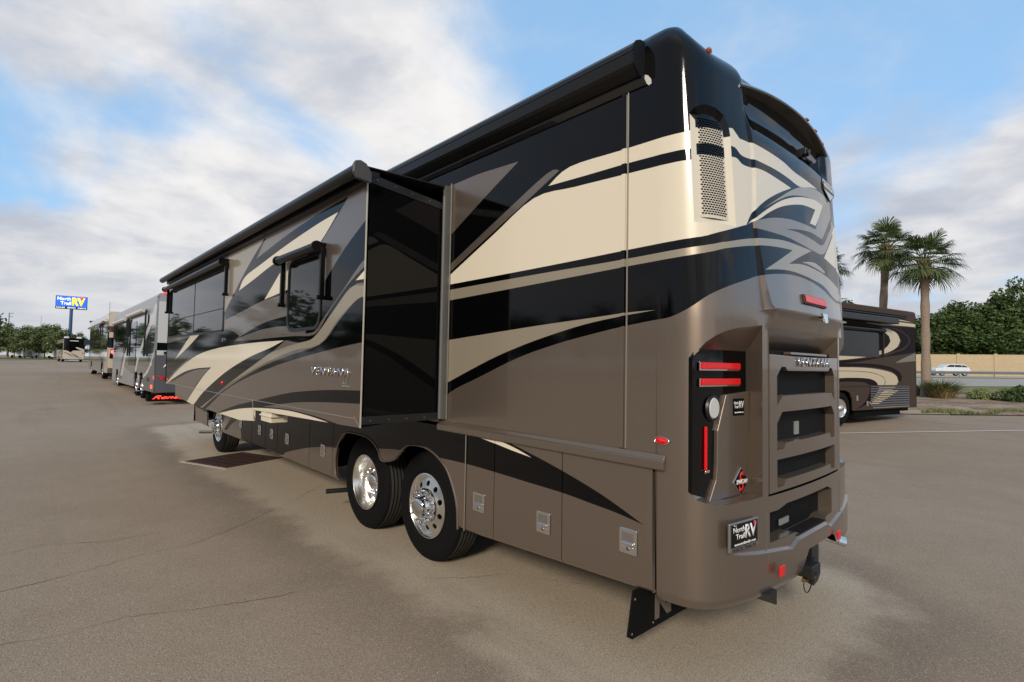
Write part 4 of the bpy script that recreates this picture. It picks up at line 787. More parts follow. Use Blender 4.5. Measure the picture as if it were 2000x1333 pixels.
# ------------------------------------------------------------------ ground
def ground_mat(name, cols, scale=1., patch=False):
    m = bpy.data.materials.new(name); m.use_nodes = True; global nt, N, L
    nt = m.node_tree; N = nt.nodes.new; L = nt.links.new; b = nt.nodes['Principled BSDF']
    tcn = N('ShaderNodeTexCoord'); v = tcn.outputs['Object']
    big = nz(v, .18 * scale, 5, .6); mid = nz(v, 1.6 * scale, 6, .65); fine = nz(v, 95 * scale, 4, .75)
    vo = N('ShaderNodeTexVoronoi'); vo.inputs['Scale'].default_value = 150 * scale; L(v, vo.inputs['Vector'])
    sep = N('ShaderNodeSeparateColor'); L(vo.outputs['Color'], sep.inputs[0])
    c = mixc(sstep(M('ADD', M('MULTIPLY', big, .6), M('MULTIPLY', mid, .4)), .38, .62), cols[0], cols[1])
    if patch:
        # the washed pad under the coach: a rounded rectangle with a ragged edge, and darker damp asphalt beyond it
        s = N('ShaderNodeSeparateXYZ'); L(v, s.inputs[0])
        wob = M('MULTIPLY', M('SUBTRACT', nz(v, 1.1, 6, .65), .5), 1.1)
        dx = M('SUBTRACT', M('ABSOLUTE', M('ADD', s.outputs[0], 4.6)), 7.1); dy = M('SUBTRACT', M('ABSOLUTE', M('SUBTRACT', s.outputs[1], 1.18)), .95)
        dd_ = M('SQRT', M('ADD', M('POWER', M('MAXIMUM', dx, 0.), 2.), M('POWER', M('MAXIMUM', dy, 0.), 2.)))
        pm = M('SUBTRACT', 1., sstep(M('ADD', dd_, wob), .52, .95))
        rim = M('MULTIPLY', sstep(M('ADD', dd_, wob), .45, .8), M('SUBTRACT', 1., sstep(M('ADD', dd_, wob), .9, 1.6)))
        c = mixc(M('MULTIPLY', rim, .35), c, (.13, .105, .085))
        c = mixc(M('MULTIPLY', pm, .85), c, cols[2])
        # faint oil drips and tyre scuffs
        v2 = N('ShaderNodeTexVoronoi'); v2.inputs['Scale'].default_value = 1.7; L(v, v2.inputs['Vector'])
        spots = M('SUBTRACT', 1., sstep(v2.outputs['Distance'], .02, .045)); sel = sstep(nz(v, .9, 2), .55, .6)
        c = mixc(M('MULTIPLY', M('MULTIPLY', spots, sel), .75), c, (.03, .028, .025))
        wv = N('ShaderNodeMapping'); wv.inputs['Scale'].default_value = (.10, 1.2, 1); wv.inputs['Rotation'].default_value = (0, 0, R(-12)); L(v, wv.inputs[0])
        streak = sstep(nz(wv.outputs[0], 1.1, 5, .6), .52, .72); c = mixc(M('MULTIPLY', streak, .22), c, (.10, .085, .07))
    c = mixc(M('MULTIPLY', sstep(fine, .36, .66), .62), c, tuple(x * .50 for x in cols[0]))
    c = mixc(M('MULTIPLY', sstep(sep.outputs[0], .84, 1.0), .42), c, (.60, .53, .43))
    c = mixc(M('MULTIPLY', sstep(sep.outputs[1], .75, 1.0), .42), c, (.06, .05, .045))
    L(c, b.inputs['Base Color']); b.inputs['Roughness'].default_value = .85; b.inputs['Specular IOR Level'].default_value = .25
    bp = N('ShaderNodeBump'); bp.inputs['Strength'].default_value = .4; bp.inputs['Distance'].default_value = .005
    L(M('ADD', fine, M('MULTIPLY', vo.outputs['Distance'], .8)), bp.inputs['Height']); L(bp.outputs[0], b.inputs['Normal'])
    return m
ASPH = ground_mat('asphalt', [(.325, .242, .168), (.385, .295, .21), (.54, .45, .335)], 1, True)
ROAD = ground_mat('road_surface', [(.42, .375, .32), (.46, .415, .36)], 1)
def grass_mat(name, a, b_):
    m = bpy.data.materials.new(name); m.use_nodes = True; global nt, N, L
    nt = m.node_tree; N = nt.nodes.new; L = nt.links.new; b = nt.nodes['Principled BSDF']; tcn = N('ShaderNodeTexCoord'); v = tcn.outputs['Object']
    L(mixc(sstep(M('ADD', M('MULTIPLY', nz(v, .7, 6, .7), .6), M('MULTIPLY', nz(v, 9, 4, .7), .4)), .40, .60), a, b_), b.inputs['Base Color']); b.inputs['Roughness'].default_value = .95; b.inputs['Specular IOR Level'].default_value = .1
    return m
GRASS = grass_mat('dry_grass', (.12, .14, .045), (.24, .21, .10)); MULCH = grass_mat('mulch', (.17, .11, .075), (.38, .29, .21))
rs = [0, 2, 4, 6, 9, 12, 16, 20, 24, 30, 34, 38, 45, 55, 65, 75, 85, 95, 105, 120, 140, 170, 200, 300, 600, 1500, 4500]; na = 96
vs = [(0, 0, 0)]; fs = []
for r in rs[1:]:
    for i in range(na): a = 2 * math.pi * i / na; x, y = r * math.cos(a), r * math.sin(a); vs.append((x, y, gz(x, y)))
fs += [(0, 1 + i, 1 + (i + 1) % na) for i in range(na)]
for j in range(len(rs) - 2):
    for i in range(na): a = 1 + j * na; b = a + na; fs.append((a + i, b + i, b + (i + 1) % na, a + (i + 1) % na))
me = bpy.data.meshes.new('parking_lot'); me.from_pydata(vs, [], fs); me.materials.append(ASPH); me.polygons.foreach_set('use_smooth', [True] * len(fs)); me.update()
tag(link(bpy.data.objects.new('parking_lot', me)), kind='structure')
CX, CY = 4.3189, -2.7983
_fr = Vector((-.7385, .6728, 0)).normalized(); _rt = Vector((.6728, .7385, 0)).normalized()
# a second ground frame turned with the highway beyond the lot: a = along the road, b = distance from the lot's near corner
def RF(a, b): p = Vector((CX, CY, 0)) + _rt * a + _fr * b; return p.x, p.y
def sheet(name, f, na_, nb_, m, dz=.02, kind='structure', mound=0.):
    vs = []; fs = []
    for j in range(nb_ + 1):
        for i in range(na_ + 1):
            x, y = f(i / na_, j / nb_); e = min(i, na_ - i, 3) * min(j, nb_ - j, 3) / 9
            vs.append((x, y, gz(x, y) + dz + mound * e * (1 + .3 * noise.noise((x * .3, y * .3, 0)))))
    for j in range(nb_):
        for i in range(na_): a = j * (na_ + 1) + i; fs.append((a, a + 1, a + na_ + 2, a + na_ + 1))
    me = bpy.data.meshes.new(name); me.from_pydata(vs, [], fs); me.materials.append(m); me.polygons.foreach_set('use_smooth', [True] * len(fs)); me.update()
    o = link(bpy.data.objects.new(name, me)); return tag(o, kind=kind)
lerp = lambda a, b, t: a + (b - a) * t
# planted island on the right, the highway behind it
sheet('planting_bed', lambda u, v: RF(lerp(12.0, 34, u), lerp(20.3 - .5 * math.sin(u * 3) - 1.2 * u, 32, v)), 40, 14, MULCH, .03, mound=.16)
sheet('grass_verge', lambda u, v: RF(lerp(8, 70, u), lerp(32.5, 41, v)), 40, 8, GRASS, .05)
sheet('highway', lambda u, v: RF(lerp(0, 160, u), lerp(41, 59, v)), 50, 6, ROAD, .06)
sheet('far_carriageway', lambda u, v: RF(lerp(-20, 180, u), lerp(63, 80, v)), 50, 6, ROAD, .06)
sheet('median', lambda u, v: RF(lerp(-20, 180, u), lerp(59, 63, v)), 50, 3, GRASS, .06)
sheet('field', lambda u, v: (lerp(-134, -230, u), lerp(-60, 60, v)), 10, 20, GRASS, .06)
LINE = mat('line_paint', (.62, .60, .55), .7, noise_amt=.3, noise_scale=30)
def gline(name, p, q, w):
    p = Vector(p); q = Vector(q); d = (q - p).normalized(); n_ = Vector((-d.y, d.x)) * w / 2; vs = []; fs = []
    for i in range(21):
        c = p.lerp(q, i / 20)
        for s_ in (-1, 1): x, y = c.x + n_.x * s_, c.y + n_.y * s_; vs.append((x, y, gz(x, y) + .012))
    me = bpy.data.meshes.new(name); me.from_pydata(vs, [], [(2 * i, 2 * i + 1, 2 * i + 3, 2 * i + 2) for i in range(20)]); me.materials.append(LINE); return tag(link(bpy.data.objects.new(name, me)), kind='structure')
gline('parking_line', (-1.2, 13.0), (5.5, 22.5), .11)
gline('parking_line', (-3.5, 18.5), (-.2, 23.8), .10)
CRACKS = [[(-1.3, -4.2), (-1.51, -2.9), (-1.62, -2.42), (-1.79, -1.84), (-1.89, -1.39), (-2.24, -0.9), (-2.77, -0.25), (-3.22, 0.19), (-3.54, 0.66)], [(-.6, -4.), (-0.46, -2.86), (-0.37, -2.59), (-0.41, -2.2), (-0.21, -1.75), (-0.08, -1.35), (0.0, -0.89), (0.11, -0.67)], [(-2.5, -4.), (-2.59, -2.93), (-2.72, -2.64), (-2.44, -2.18), (-2.43, -1.66)], [(0.39, -0.17), (0.56, 0.07), (0.8, 0.46), (1.4, .8)]]
CRACK = mat('crack_shadow', (.11, .085, .065), .95, noise_amt=.4, noise_scale=3)
def crack(P, w0, seed):
    rd = random.Random(seed); pts = []
    for (a, b), (c, d) in zip(P, P[1:]):
        n_ = max(2, int(math.hypot(c - a, d - b) / .05))
        for i in range(n_): pts.append((a + (c - a) * i / n_, b + (d - b) * i / n_))
    vs = []; fs = []; run = 0
    for i, (x, y) in enumerate(pts):
        x += .045 * noise.noise((x * 2.2, y * 2.2, seed)) + .012 * rd.uniform(-1, 1); y += .045 * noise.noise((x * 2.2, y * 2.2, seed + 9)) + .012 * rd.uniform(-1, 1)
        w_ = w0 * max(0., .55 + .9 * noise.noise((i * .09, seed, 0))) * rd.uniform(.5, 1.2); j = min(i + 1, len(pts) - 1); dx, dy = pts[j][0] - pts[j - 1][0], pts[j][1] - pts[j - 1][1]; l = math.hypot(dx, dy) or 1
        vs += [(x - dy / l * w_, y + dx / l * w_, gz(x, y) + .004), (x + dy / l * w_, y - dx / l * w_, gz(x, y) + .004)]
        if i: fs.append((2 * i - 2, 2 * i - 1, 2 * i + 1, 2 * i))
    me = bpy.data.meshes.new('pavement_crack'); me.from_pydata(vs, [], fs); me.materials.append(CRACK); tag(link(bpy.data.objects.new('pavement_crack', me)), kind='structure')
for i, P in enumerate(CRACKS): crack(P, .0045, i + 1)
# storm drain beside the front wheel
gr = empty('drain_grate', (-6.42, .09, 0), R(21), 'rusty square steel storm drain grate set in the pavement beside the front wheel', 'drain grate')
RUST = mat('rusty_iron', (.075, .04, .03), .75, .3, noise_amt=.5, noise_scale=14)
m = MB(); w = .58; m.box(-w, w, -w, -w + .05, .004, .016); m.box(-w, w, w - .05, w, .004, .016); m.box(-w, -w + .05, -w + .05, w - .05, .004, .016); m.box(w - .05, w, -w + .05, w - .05, .004, .016); m.build('grate_frame', RUST, gr)
CONC = mat('pale_concrete', (.46, .40, .31), .9, noise_amt=.2, noise_scale=20); m = MB(); q = w + .07; m.box(-q, q, -q, -w, .001, .006); m.box(-q, q, w, q, .001, .006); m.box(-q, -w, -w, w, .001, .006); m.box(w, q, -w, w, .001, .006); m.build('concrete_collar', CONC, gr)
m = MB()
for i in range(22): u = -w + .07 + i * .049; m.box(u, u + .022, -w + .05, w - .05, .004, .013)
for i in range(5): u = -w + .15 + i * .21; m.box(-w + .05, w - .05, u, u + .03, .003, .0115)
m.build('grate_bars', RUST, gr); m = MB(); m.box(-w + .04, w - .04, -w + .04, w - .04, .001, .003); m.build('grate_pit', UNDER, gr)

# ------------------------------------------------------------------ vegetation
def leafmat(name, a, b_):
    m = bpy.data.materials.new(name); m.use_nodes = True; global nt, N, L
    nt = m.node_tree; N = nt.nodes.new; L = nt.links.new; b = nt.nodes['Principled BSDF']; g_ = N('ShaderNodeNewGeometry'); oi = N('ShaderNodeObjectInfo')
    L(mixc(M('ADD', M('MULTIPLY', g_.outputs['Random Per Island'], .8), M('MULTIPLY', oi.outputs['Random'], .2)), a, b_), b.inputs['Base Color']); b.inputs['Roughness'].default_value = .6; b.inputs['Specular IOR Level'].default_value = .3
    return m
LEAF_D = leafmat('dark_foliage', (.022, .045, .012), (.085, .13, .035)); LEAF_L = leafmat('olive_foliage', (.06, .09, .028), (.21, .235, .095)); LEAF_P = leafmat('palm_frond', (.035, .06, .018), (.12, .16, .06))
BARK = mat('bark', (.16, .125, .09), .9, noise_amt=.4, noise_scale=9, bump=(14, .8, .03))
BARKP = mat('palm_bark', (.25, .19, .145), .9, noise_amt=.35, noise_scale=12, bump=(18, .9, .03)); BOOT = mat('palm_boots', (.20, .125, .07), .9, noise_amt=.5, noise_scale=20, bump=(20, 1, .04))
def tree_meshes(seed, h, cw, ch, nl, ls, leaf, sparse=0., trunk=.16):
    """trunk with limbs, and a crown of many small leaf faces gathered in clumps"""
    rd = random.Random(seed); m = MB(); tip = Vector((rd.uniform(-.2, .2), rd.uniform(-.2, .2), h * .8)); hb = h - ch
    pts = [Vector((0, 0, -.3)), Vector((rd.uniform(-.1, .1), rd.uniform(-.1, .1), hb)), tip]
    m.tube(pts[0], pts[1], trunk, trunk * .7, 8); m.tube(pts[1], pts[2], trunk * .7, trunk * .2, 8); cl = []
    for i in range(13):
        t = .1 + .85 * i / 13; b = pts[1].lerp(pts[2], t); a = i * 2.4 + rd.random(); prof = math.sin(math.pi * min(1, .28 + t * .68)) ** .7
        e = b + Vector((math.cos(a), math.sin(a), 0)) * cw * prof * rd.uniform(.55, 1.) * .8 + Vector((0, 0, ch * rd.uniform(.02, .2)))
        m.tube(b, e, trunk * .3, trunk * .08, 5); cl += [(e, cw * rd.uniform(.22, .40)), (b.lerp(e, .6), cw * rd.uniform(.2, .34))]
    cl.append((tip + Vector((0, 0, ch * .12)), cw * .3)); vs = []; fs = []
    for q in range(nl):
        c, r = cl[rd.randrange(len(cl))]; d = Vector((rd.gauss(0, 1), rd.gauss(0, 1), rd.gauss(0, .75))).normalized() * r * rd.random() ** .45; p = c + d
        u = Vector((rd.gauss(0, 1), rd.gauss(0, 1), rd.gauss(0, .6))).normalized(); v = u.cross(Vector((rd.gauss(0, 1), rd.gauss(0, 1), rd.gauss(0, 1)))).normalized(); s_ = ls * rd.uniform(.5, 1.25)
        o = len(vs); vs += [p - u * s_, p + v * s_ * .55, p + u * s_, p - v * s_ * .55]; fs.append((o, o + 1, o + 2, o + 3))
    me = bpy.data.meshes.new('crown'); me.from_pydata([tuple(v) for v in vs], [], fs); me.materials.append(leaf); me.update()
    o = m.build('trunk', BARK); tm = o.data; bpy.data.objects.remove(o); return tm, me
def place_tree(meshes, x, y, rz, sc, label, group, name='tree', cat='tree', dz=0.):
    t_ = empty(name, (x, y, gz(x, y) + dz), rz, label, cat, group); t_.scale = sc
    link(bpy.data.objects.new('trunk', meshes[0]), t_); link(bpy.data.objects.new('crown', meshes[1]), t_); return t_
def U(px, d):
    """ground point seen d metres ahead on the bearing of column px of the photograph"""
    return RF((px - 1000) / 1029.94 * d, d)
left = [tree_meshes(11 + i, 7.2, 2.7, 6.0, 5200, .17, LEAF_L, trunk=.13) for i in range(4)]
words = ['leftmost of the row beyond the lot, partly outside the picture', 'second from the left, crown rising to a rounded tip', 'third from the left, behind the utility pole', 'fourth from the left, low and thin', 'with a pointed tuft, left of the thin far mast', 'sparse, just right of the far mast', 'tallest dark crown of the row left of the big sign', 'close left of the blue sign pole', 'behind the blue sign pole', 'small and sparse, between the sign and the lot lamp']
for i, (px, d, s_, w_) in enumerate(((-6, 111, 1.0, 1.1), (17, 112, 1.08, 1.), (30, 118, .98, 1.1), (48, 110, .98, 1.1), (62, 119, 1.0, 1.1), (76, 111, .98, 1.), (89, 113, 1.06, 1.15), (108, 112, 1.04, 1.), (131, 114, .92, .95), (157, 116, .85, .8))):
    x, y = U(px, d); place_tree(left[i % 4], x, y, i * 1.7, (w_, w_, s_), 'bushy green roadside tree, ' + words[i], 'trees beyond the far edge of the lot')
right = [tree_meshes(41 + i, 13, 5.6, 11.8, 11000, .30, LEAF_D, trunk=.22) for i in range(3)]
wr = ['behind the near palm trunk', 'low, just right of the near palm trunk', 'over the parked end of the white car', 'with a small pointed top left of centre', 'broad dark one right of the white car', 'in the middle of the right group', 'taller, near the right edge', 'tallest, at the right edge of the picture', 'beyond the right edge', 'between palm trunk and brown motorhome', 'low filler in front of the middle crowns', 'low filler near the right edge']
for i, (px, d, s_) in enumerate(((1800, 96, .80), (1822, 92, .80), (1848, 94, .86), (1868, 92, .98), (1893, 95, 1.0), (1922, 92, .96), (1952, 94, 1.08), (1990, 92, 1.30), (2035, 94, 1.3), (1778, 98, .78), (1905, 89.5, .72), (1965, 89.5, .8))):
    x, y = U(px, d); place_tree(right[i % 3], x, y, i * 2.1, (1., 1., s_), 'dense dark green tree behind the sound wall, ' + wr[i], 'trees behind the highway wall')
for i, (px, d, s_) in enumerate(((1652, 60, .5), (1666, 64, .48))):
    x, y = U(px, d); place_tree(right[i], x, y, i, (.6, .6, s_ * 1.35), ['far green tree', 'second far green tree'][i] + ' just showing over the brown motorhome roof', 'trees over the brown motorhome')
def palm(x, y, h, label, seed, lean=.0, boots=.9, dz=0.):
    rd = random.Random(seed); t_ = empty('palm_tree', (x, y, gz(x, y) + dz), 0, label, 'palm tree', 'sabbal palms' if 0 else 'palms on the planted island')
    m = MB(); n_ = 14; hc = h - 1.3; rr = []; prev = None
    for i in range(n_ + 1):
        t = i / n_; r_ = .30 - .08 * min(1, t * 3) + .02 * math.sin(i * 2.1) + (.06 if t < .03 else 0); r_ *= .86; c = Vector((lean * t * t * hc * .1, 0, t * hc - .2)); rr.append((c, r_))
    for (a, ra), (b, rb) in zip(rr, rr[1:]): m.tube(a, b, ra, rb, 12, cap=False)
    m.build('trunk', BARKP, t_, sharp=80); topc = rr[-1][0]
    m = MB(); 
    for i in range(9): z_ = i / 8 * boots; m.tube(topc + Vector((0, 0, -.55 * boots + z_)), topc + Vector((0, 0, -.55 * boots + z_ + .13)), .22 + .13 * math.sin(math.pi * min(1, .15 + i / 9)), .20 + .11 * math.sin(math.pi * min(1, .2 + i / 9)), 12)
    for i in range(46):
        a = rd.random() * 6.28; z_ = rd.uniform(-.5, .4) * boots; p = topc + Vector((math.cos(a) * .26, math.sin(a) * .26, z_)); m.tube(p, p + Vector((math.cos(a) * .16, math.sin(a) * .16, .22)), .035, .02, 5)
    m.build('boots', BOOT, t_, sharp=80)
    m = MB(); c0 = topc + Vector((0, 0, boots * .35))
    for i in range(42):
        a = i * 2.39996 + rd.uniform(-.2, .2); k = (i + .5) / 42; el = math.radians(80 - 125 * k ** .85 + rd.uniform(-9, 9)); ln = rd.uniform(.75, 1.2)
        d = Vector((math.cos(a) * math.cos(el), math.sin(a) * math.cos(el), math.sin(el))); side = Vector((-math.sin(a), math.cos(a), 0)); up = side.cross(d) * -1
        e = c0 + d * ln; m.tube(c0, e, .022, .014, 5)
        fl = rd.uniform(.72, 1.0); nb = 26
        for j in range(nb):
            u = (j - (nb - 1) / 2) / ((nb - 1) / 2); an = u * 1.75 + rd.uniform(-.05, .05); L_ = fl * (1 - .30 * abs(u)) * rd.uniform(.85, 1.1)
            dr = (d * math.cos(an) + side * math.sin(an) + up * (.10 - .25 * (1 - abs(u)))).normalized(); w_ = side.cross(dr).cross(dr).normalized() * .026
            p1 = e + dr * L_ * .55; p2 = e + dr * L_ * .85 + Vector((0, 0, -.10 * L_)); p3 = e + dr * L_ + Vector((0, 0, -.34 * L_ * rd.uniform(.6, 1.4)))
            m.add([e - w_ * .4, e + w_ * .4, p1 + w_, p1 - w_, p2 + w_ * .7, p2 - w_ * .7, p3], [(0, 1, 2, 3), (3, 2, 4, 5), (5, 4, 6)], 0)
    m.build('fronds', LEAF_P, t_, fix=False)
    return t_
x, y = U(1809, 27); palm(x, y, 8.1, 'tall fan palm on the island, in front of the other palm', 3, 0, .95, .1)
x, y = U(1722, 30); palm(x, y, 9.25, 'fan palm behind the brown motorhome, with the thicker collar of old frond bases', 5, .35, 1.35, .1)
x, y = U(1606, 34); palm(x, y, 9.0, 'fan palm mostly hidden by the big motorhome, only frond tips showing', 9, 0, .9, .1)
def shrub(x, y, w_, h_, n_, leafm, label, seed, blade=False, cat='shrub'):
    rd = random.Random(seed); vs = []; fs = []
    for q in range(n_):
        a = rd.random() * 6.28
        if blade:
            b = Vector((math.cos(a), math.sin(a), 0)) * w_ * .25 * rd.random(); d = Vector((math.cos(a) * rd.uniform(.1, .9), math.sin(a) * rd.uniform(.1, .9), 1)).normalized(); l_ = h_ * rd.uniform(.6, 1.1); s_ = Vector((-math.sin(a), math.cos(a), 0)) * .014
            o = len(vs); vs += [b - s_, b + s_, b + d * l_ * .6 + s_, b + d * l_ * .6 - s_, b + d * l_ + Vector((math.cos(a), math.sin(a), -.5)) * l_ * .25]; fs += [(o, o + 1, o + 2, o + 3), (o + 3, o + 2, o + 4)]
        else:
            r_ = rd.random() ** .5; z_ = h_ * rd.random(); k = math.sin(math.pi * min(1, .2 + z_ / h_ * .75)); p = Vector((math.cos(a) * r_ * w_ / 2 * k, math.sin(a) * r_ * w_ / 2 * k, z_)); p *= 1 + .25 * noise.noise(p * 2)
            u = Vector((rd.gauss(0, 1), rd.gauss(0, 1), rd.gauss(0, 1))).normalized(); v = u.orthogonal().normalized(); s_ = .06 * rd.uniform(.6, 1.3); o = len(vs); vs += [p - u * s_, p + v * s_ * .6, p + u * s_, p - v * s_ * .6]; fs.append((o, o + 1, o + 2, o + 3))
    me = bpy.data.meshes.new('shrub'); me.from_pydata([tuple(v) for v in vs], [], fs); me.materials.append(leafm); o = link(bpy.data.objects.new('ornamental_grass' if blade else 'shrub', me)); o.location = (x, y, gz(x, y) + .12); return tag(o, label, cat)
DRY = leafmat('dry_blades', (.10, .10, .03), (.30, .22, .11))
x, y = U(1836, 26); shrub(x, y, 1.7, 1.15, 900, LEAF_L, 'big clump of arching ornamental grass right of the near palm trunk', 1, True, 'ornamental grass')
x, y = U(1843, 25.6); shrub(x, y, 1.4, .9, 450, DRY, 'dry tan blades on the right side of the grass clump', 11, True, 'ornamental grass')
x, y = U(1797, 27.6); shrub(x, y, .8, .9, 300, LEAF_L, 'small grass tuft left of the near palm trunk', 2, True, 'ornamental grass')
x, y = U(1918, 25); shrub(x, y, 1.15, .55, 1100, LEAF_L, 'low round shrub in the middle of the mulch bed', 3)
x, y = U(1966, 24.2); shrub(x, y, .95, .6, 900, LEAF_L, 'yellowish shrub near the right edge of the mulch bed', 4)
x, y = U(1996, 23.5); shrub(x, y, 1.3, .75, 1300, LEAF_D, 'dark green shrub cut by the right edge of the picture', 5)
# grass tufts at the bed edge
rd = random.Random(4); vs = []; fs = []
for q in range(5200):
    px = rd.uniform(1800, 2010); d = rd.uniform(19.6, 22.0)
    if noise.noise((px * .02, d * .9, 3)) < (-.05 if d < 21 else .15): continue
    x, y = U(px, d); z = gz(x, y) + .06; a = rd.random() * 6.28; h_ = rd.uniform(.04, .13); s_ = .02; o = len(vs)
    vs += [(x - s_ * math.sin(a), y + s_ * math.cos(a), z), (x + s_ * math.sin(a), y - s_ * math.cos(a), z), (x + math.cos(a) * .04, y + math.sin(a) * .04, z + h_)]; fs.append((o, o + 1, o + 2))
me = bpy.data.meshes.new('grass'); me.from_pydata(vs, [], fs); me.materials.append(LEAF_L); tag(link(bpy.data.objects.new('grass', me)), 'short patchy green grass along the front edge of the mulch bed', 'grass', kind='stuff')
# ------------------------------------------------------------------ highway wall, guardrail, car
wl = empty('sound_wall', (0, 0, 0), 0, 'long tan block sound wall with posts along the far side of the highway', 'wall')
WALLM = mat('tan_block', (.46, .365, .235), .9, noise_amt=.10, noise_scale=1.5)
p0 = Vector(U(1560, 97)); p1 = Vector(U(2300, 74)); dv_ = (p1 - p0); ln = dv_.length; dv_.normalize(); nn = Vector((-dv_.y, dv_.x)); k = int(ln / 4.6)
for i in range(k):
    a = p0 + dv_ * i * 4.6; z = gz(*a) - .3; m = MB(); m.prism([(a.x, a.y, z), (a.x + dv_.x * 4.3, a.y + dv_.y * 4.3, z), (a.x + dv_.x * 4.3, a.y + dv_.y * 4.3, 4.75), (a.x, a.y, 4.75)], (nn.x * .15, nn.y * .15, 0))
    for j in range(1, 7): zz = z + j * .6; b = a - nn * .012; m.prism([(b.x, b.y, zz), (b.x + dv_.x * 4.3, b.y + dv_.y * 4.3, zz), (b.x + dv_.x * 4.3, b.y + dv_.y * 4.3, zz + .03), (b.x, b.y, zz + .03)], (nn.x * .01, nn.y * .01, 0))
    m.build('wall_panel', WALLM, wl)
    c = p0 + dv_ * (i * 4.6 - .15); m = MB(); q = [c - dv_ * .2 - nn * .1, c + dv_ * .2 - nn * .1, c + dv_ * .2 + nn * .25, c - dv_ * .2 + nn * .25]; m.prism([(v.x, v.y, z) for v in q], (0, 0, 4.9 - z)); m.build('wall_post', WALLM, wl)
gd = empty('guardrail', (0, 0, 0), 0, 'galvanised steel guardrail running along the highway median', 'guardrail'); GALV = mat('galvanised', (.30, .33, .34), .4, .7)
p0 = Vector(U(1600, 60)); p1 = Vector(U(2200, 60)); dv_ = (p1 - p0).normalized(); nn = Vector((-dv_.y, dv_.x)); k = int((p1 - p0).length / 2)
vs = []; fs = []; pr = [(0, .45), (-.06, .50), (-.06, .55), (0, .60), (-.06, .65), (-.06, .70), (0, .76)]
for i in range(k + 1):
    c = p0 + dv_ * i * 2
    for o_, z_ in pr: v = c + nn * o_; vs.append((v.x, v.y, gz(*c) + z_ + .08))
for i in range(k):
    for j in range(6): fs.append((i * 7 + j, i * 7 + j + 1, (i + 1) * 7 + j + 1, (i + 1) * 7 + j))
m = MB(); m.add(vs, fs); m.build('rail', GALV, gd)
for i in range(0, k, 2): c = p0 + dv_ * i * 2 + nn * .08; z = gz(*c); m = MB(); m.box(c.x - .05, c.x + .05, c.y - .05, c.y + .05, z, z + .8); m.build('post', GALV, gd)
def car(x, y, rz, z):
    c = empty('passing_car', (x, y, z), rz, 'small white crossover car driving on the highway in front of the tan wall', 'car'); cp = mat('white_car_paint', (.68, .70, .72), .35, .1, .6)
    sec = [(-2.3, .45), (-2.35, .75), (-2.25, 1.0), (-1.95, 1.12), (-.9, 1.22), (-.55, 1.23), (2.2, 1.18), (2.3, .95), (2.35, .5), (1.9, .32), (-1.95, .32)]
    m = MB(); n_ = len(sec); m.prism([(a, -.9, b) for a, b in sec], (0, 1.8, 0)); m.build('body', cp, c, bevel=.08)
    rf = [(-1.25, 1.2), (-.45, 1.60), (.3, 1.66), (1.6, 1.60), (2.2, 1.18)]
    m = MB(); A = [(a, -.86 + (.16 if b > 1.3 else 0), b) for a, b in rf]; B = [(a, .86 - (.16 if b > 1.3 else 0), b) for a, b in rf]; n_ = 5; m.add(A + B, [tuple(range(n_)), tuple(range(2 * n_ - 1, n_ - 1, -1))] + [(i, n_ + i, n_ + (i + 1) % n_, (i + 1) % n_) for i in range(n_)]); m.build('cabin', cp, c, bevel=.05)
    for g_ in ([(-.95, 1.25), (-.42, 1.52), (.2, 1.56), (.2, 1.25)], [(.28, 1.25), (.28, 1.56), (1.15, 1.53), (1.15, 1.25)], [(1.22, 1.25), (1.22, 1.52), (1.6, 1.48), (1.95, 1.25)]):
        m = MB(); m.prism([(a, -.885 + (b - 1.25) * .5, b) for a, b in g_], (0, .03, 0)); m.build('side_window', GLASS, c)
    m = MB(); m.box(2.2, 2.33, -.88, -.6, .95, 1.15); m.build('tail_lamp', REDL, c, bevel=.02)
    for xx in (-1.5, 1.5):
        for yy in (-.92, .70): m = MB(); m.lathe([(0, 0.02), (.2, .02), (.22, 0), (.34, 0), (.35, .03), (.35, .2), (0, .2)], c=(xx, yy, .35), n=24, ms=[1, 1, 0, 0, 0, 0]); m.build('wheel', [RUBBER, ALU], c)
x, y = U(1853, 75); car(x, y, math.atan2(_rt.y, _rt.x) - R(4), gz(x, y) + .07)
# ------------------------------------------------------------------ poles, lamps, big sign
POLE = mat('pole_grey', (.10, .10, .11), .6)
def slim(px, d, ztop, label, name='utility_pole', arms=(), r_=.12, cat='pole'):
    x, y = U(px, d); z = gz(x, y); e = empty(name, (x, y, z), 0, label, cat); m = MB(); m.tube((0, 0, 0), (0, 0, ztop), r_, r_ * .7, 8); m.build('pole', POLE, e)
    for za, w_ in arms: m = MB(); q = _rt * w_; m.tube((-q.x * .1, -q.y * .1, za), (q.x, q.y, za), .07, n=6); m.build('crossarm', POLE, e)
    return e
slim(15, 150, 12.6, 'far utility pole with two short crossarms on its right, above the left trees', arms=((12.5, 1.3), (11.5, 1.1)), r_=.14)
slim(78, 150, 11.8, 'far thin mast between the left trees and the big sign', r_=.05)
slim(211, 130, 14.2, 'far thin mast above the maroon and cream motorhome', r_=.06)
lp_ = slim(178, 84, 6.2, 'lot lamp on a thin pole right of the parked cream motorhome', 'lot_lamp', r_=.05, cat='lamp post')
m = MB(); m.tube((0, 0, 6.0), (0, 0, 6.3), .10, .32, 14); m.tube((0, 0, 6.3), (0, 0, 6.55), .34, .34, 14); m.build('lamp_head', PLASTIC, lp_)
x, y = U(136, 118); z = gz(x, y); sgn = empty('pylon_sign', (x, y, z), R(-4), 'tall roadside pylon sign with a blue lit board on a single pole', 'sign')
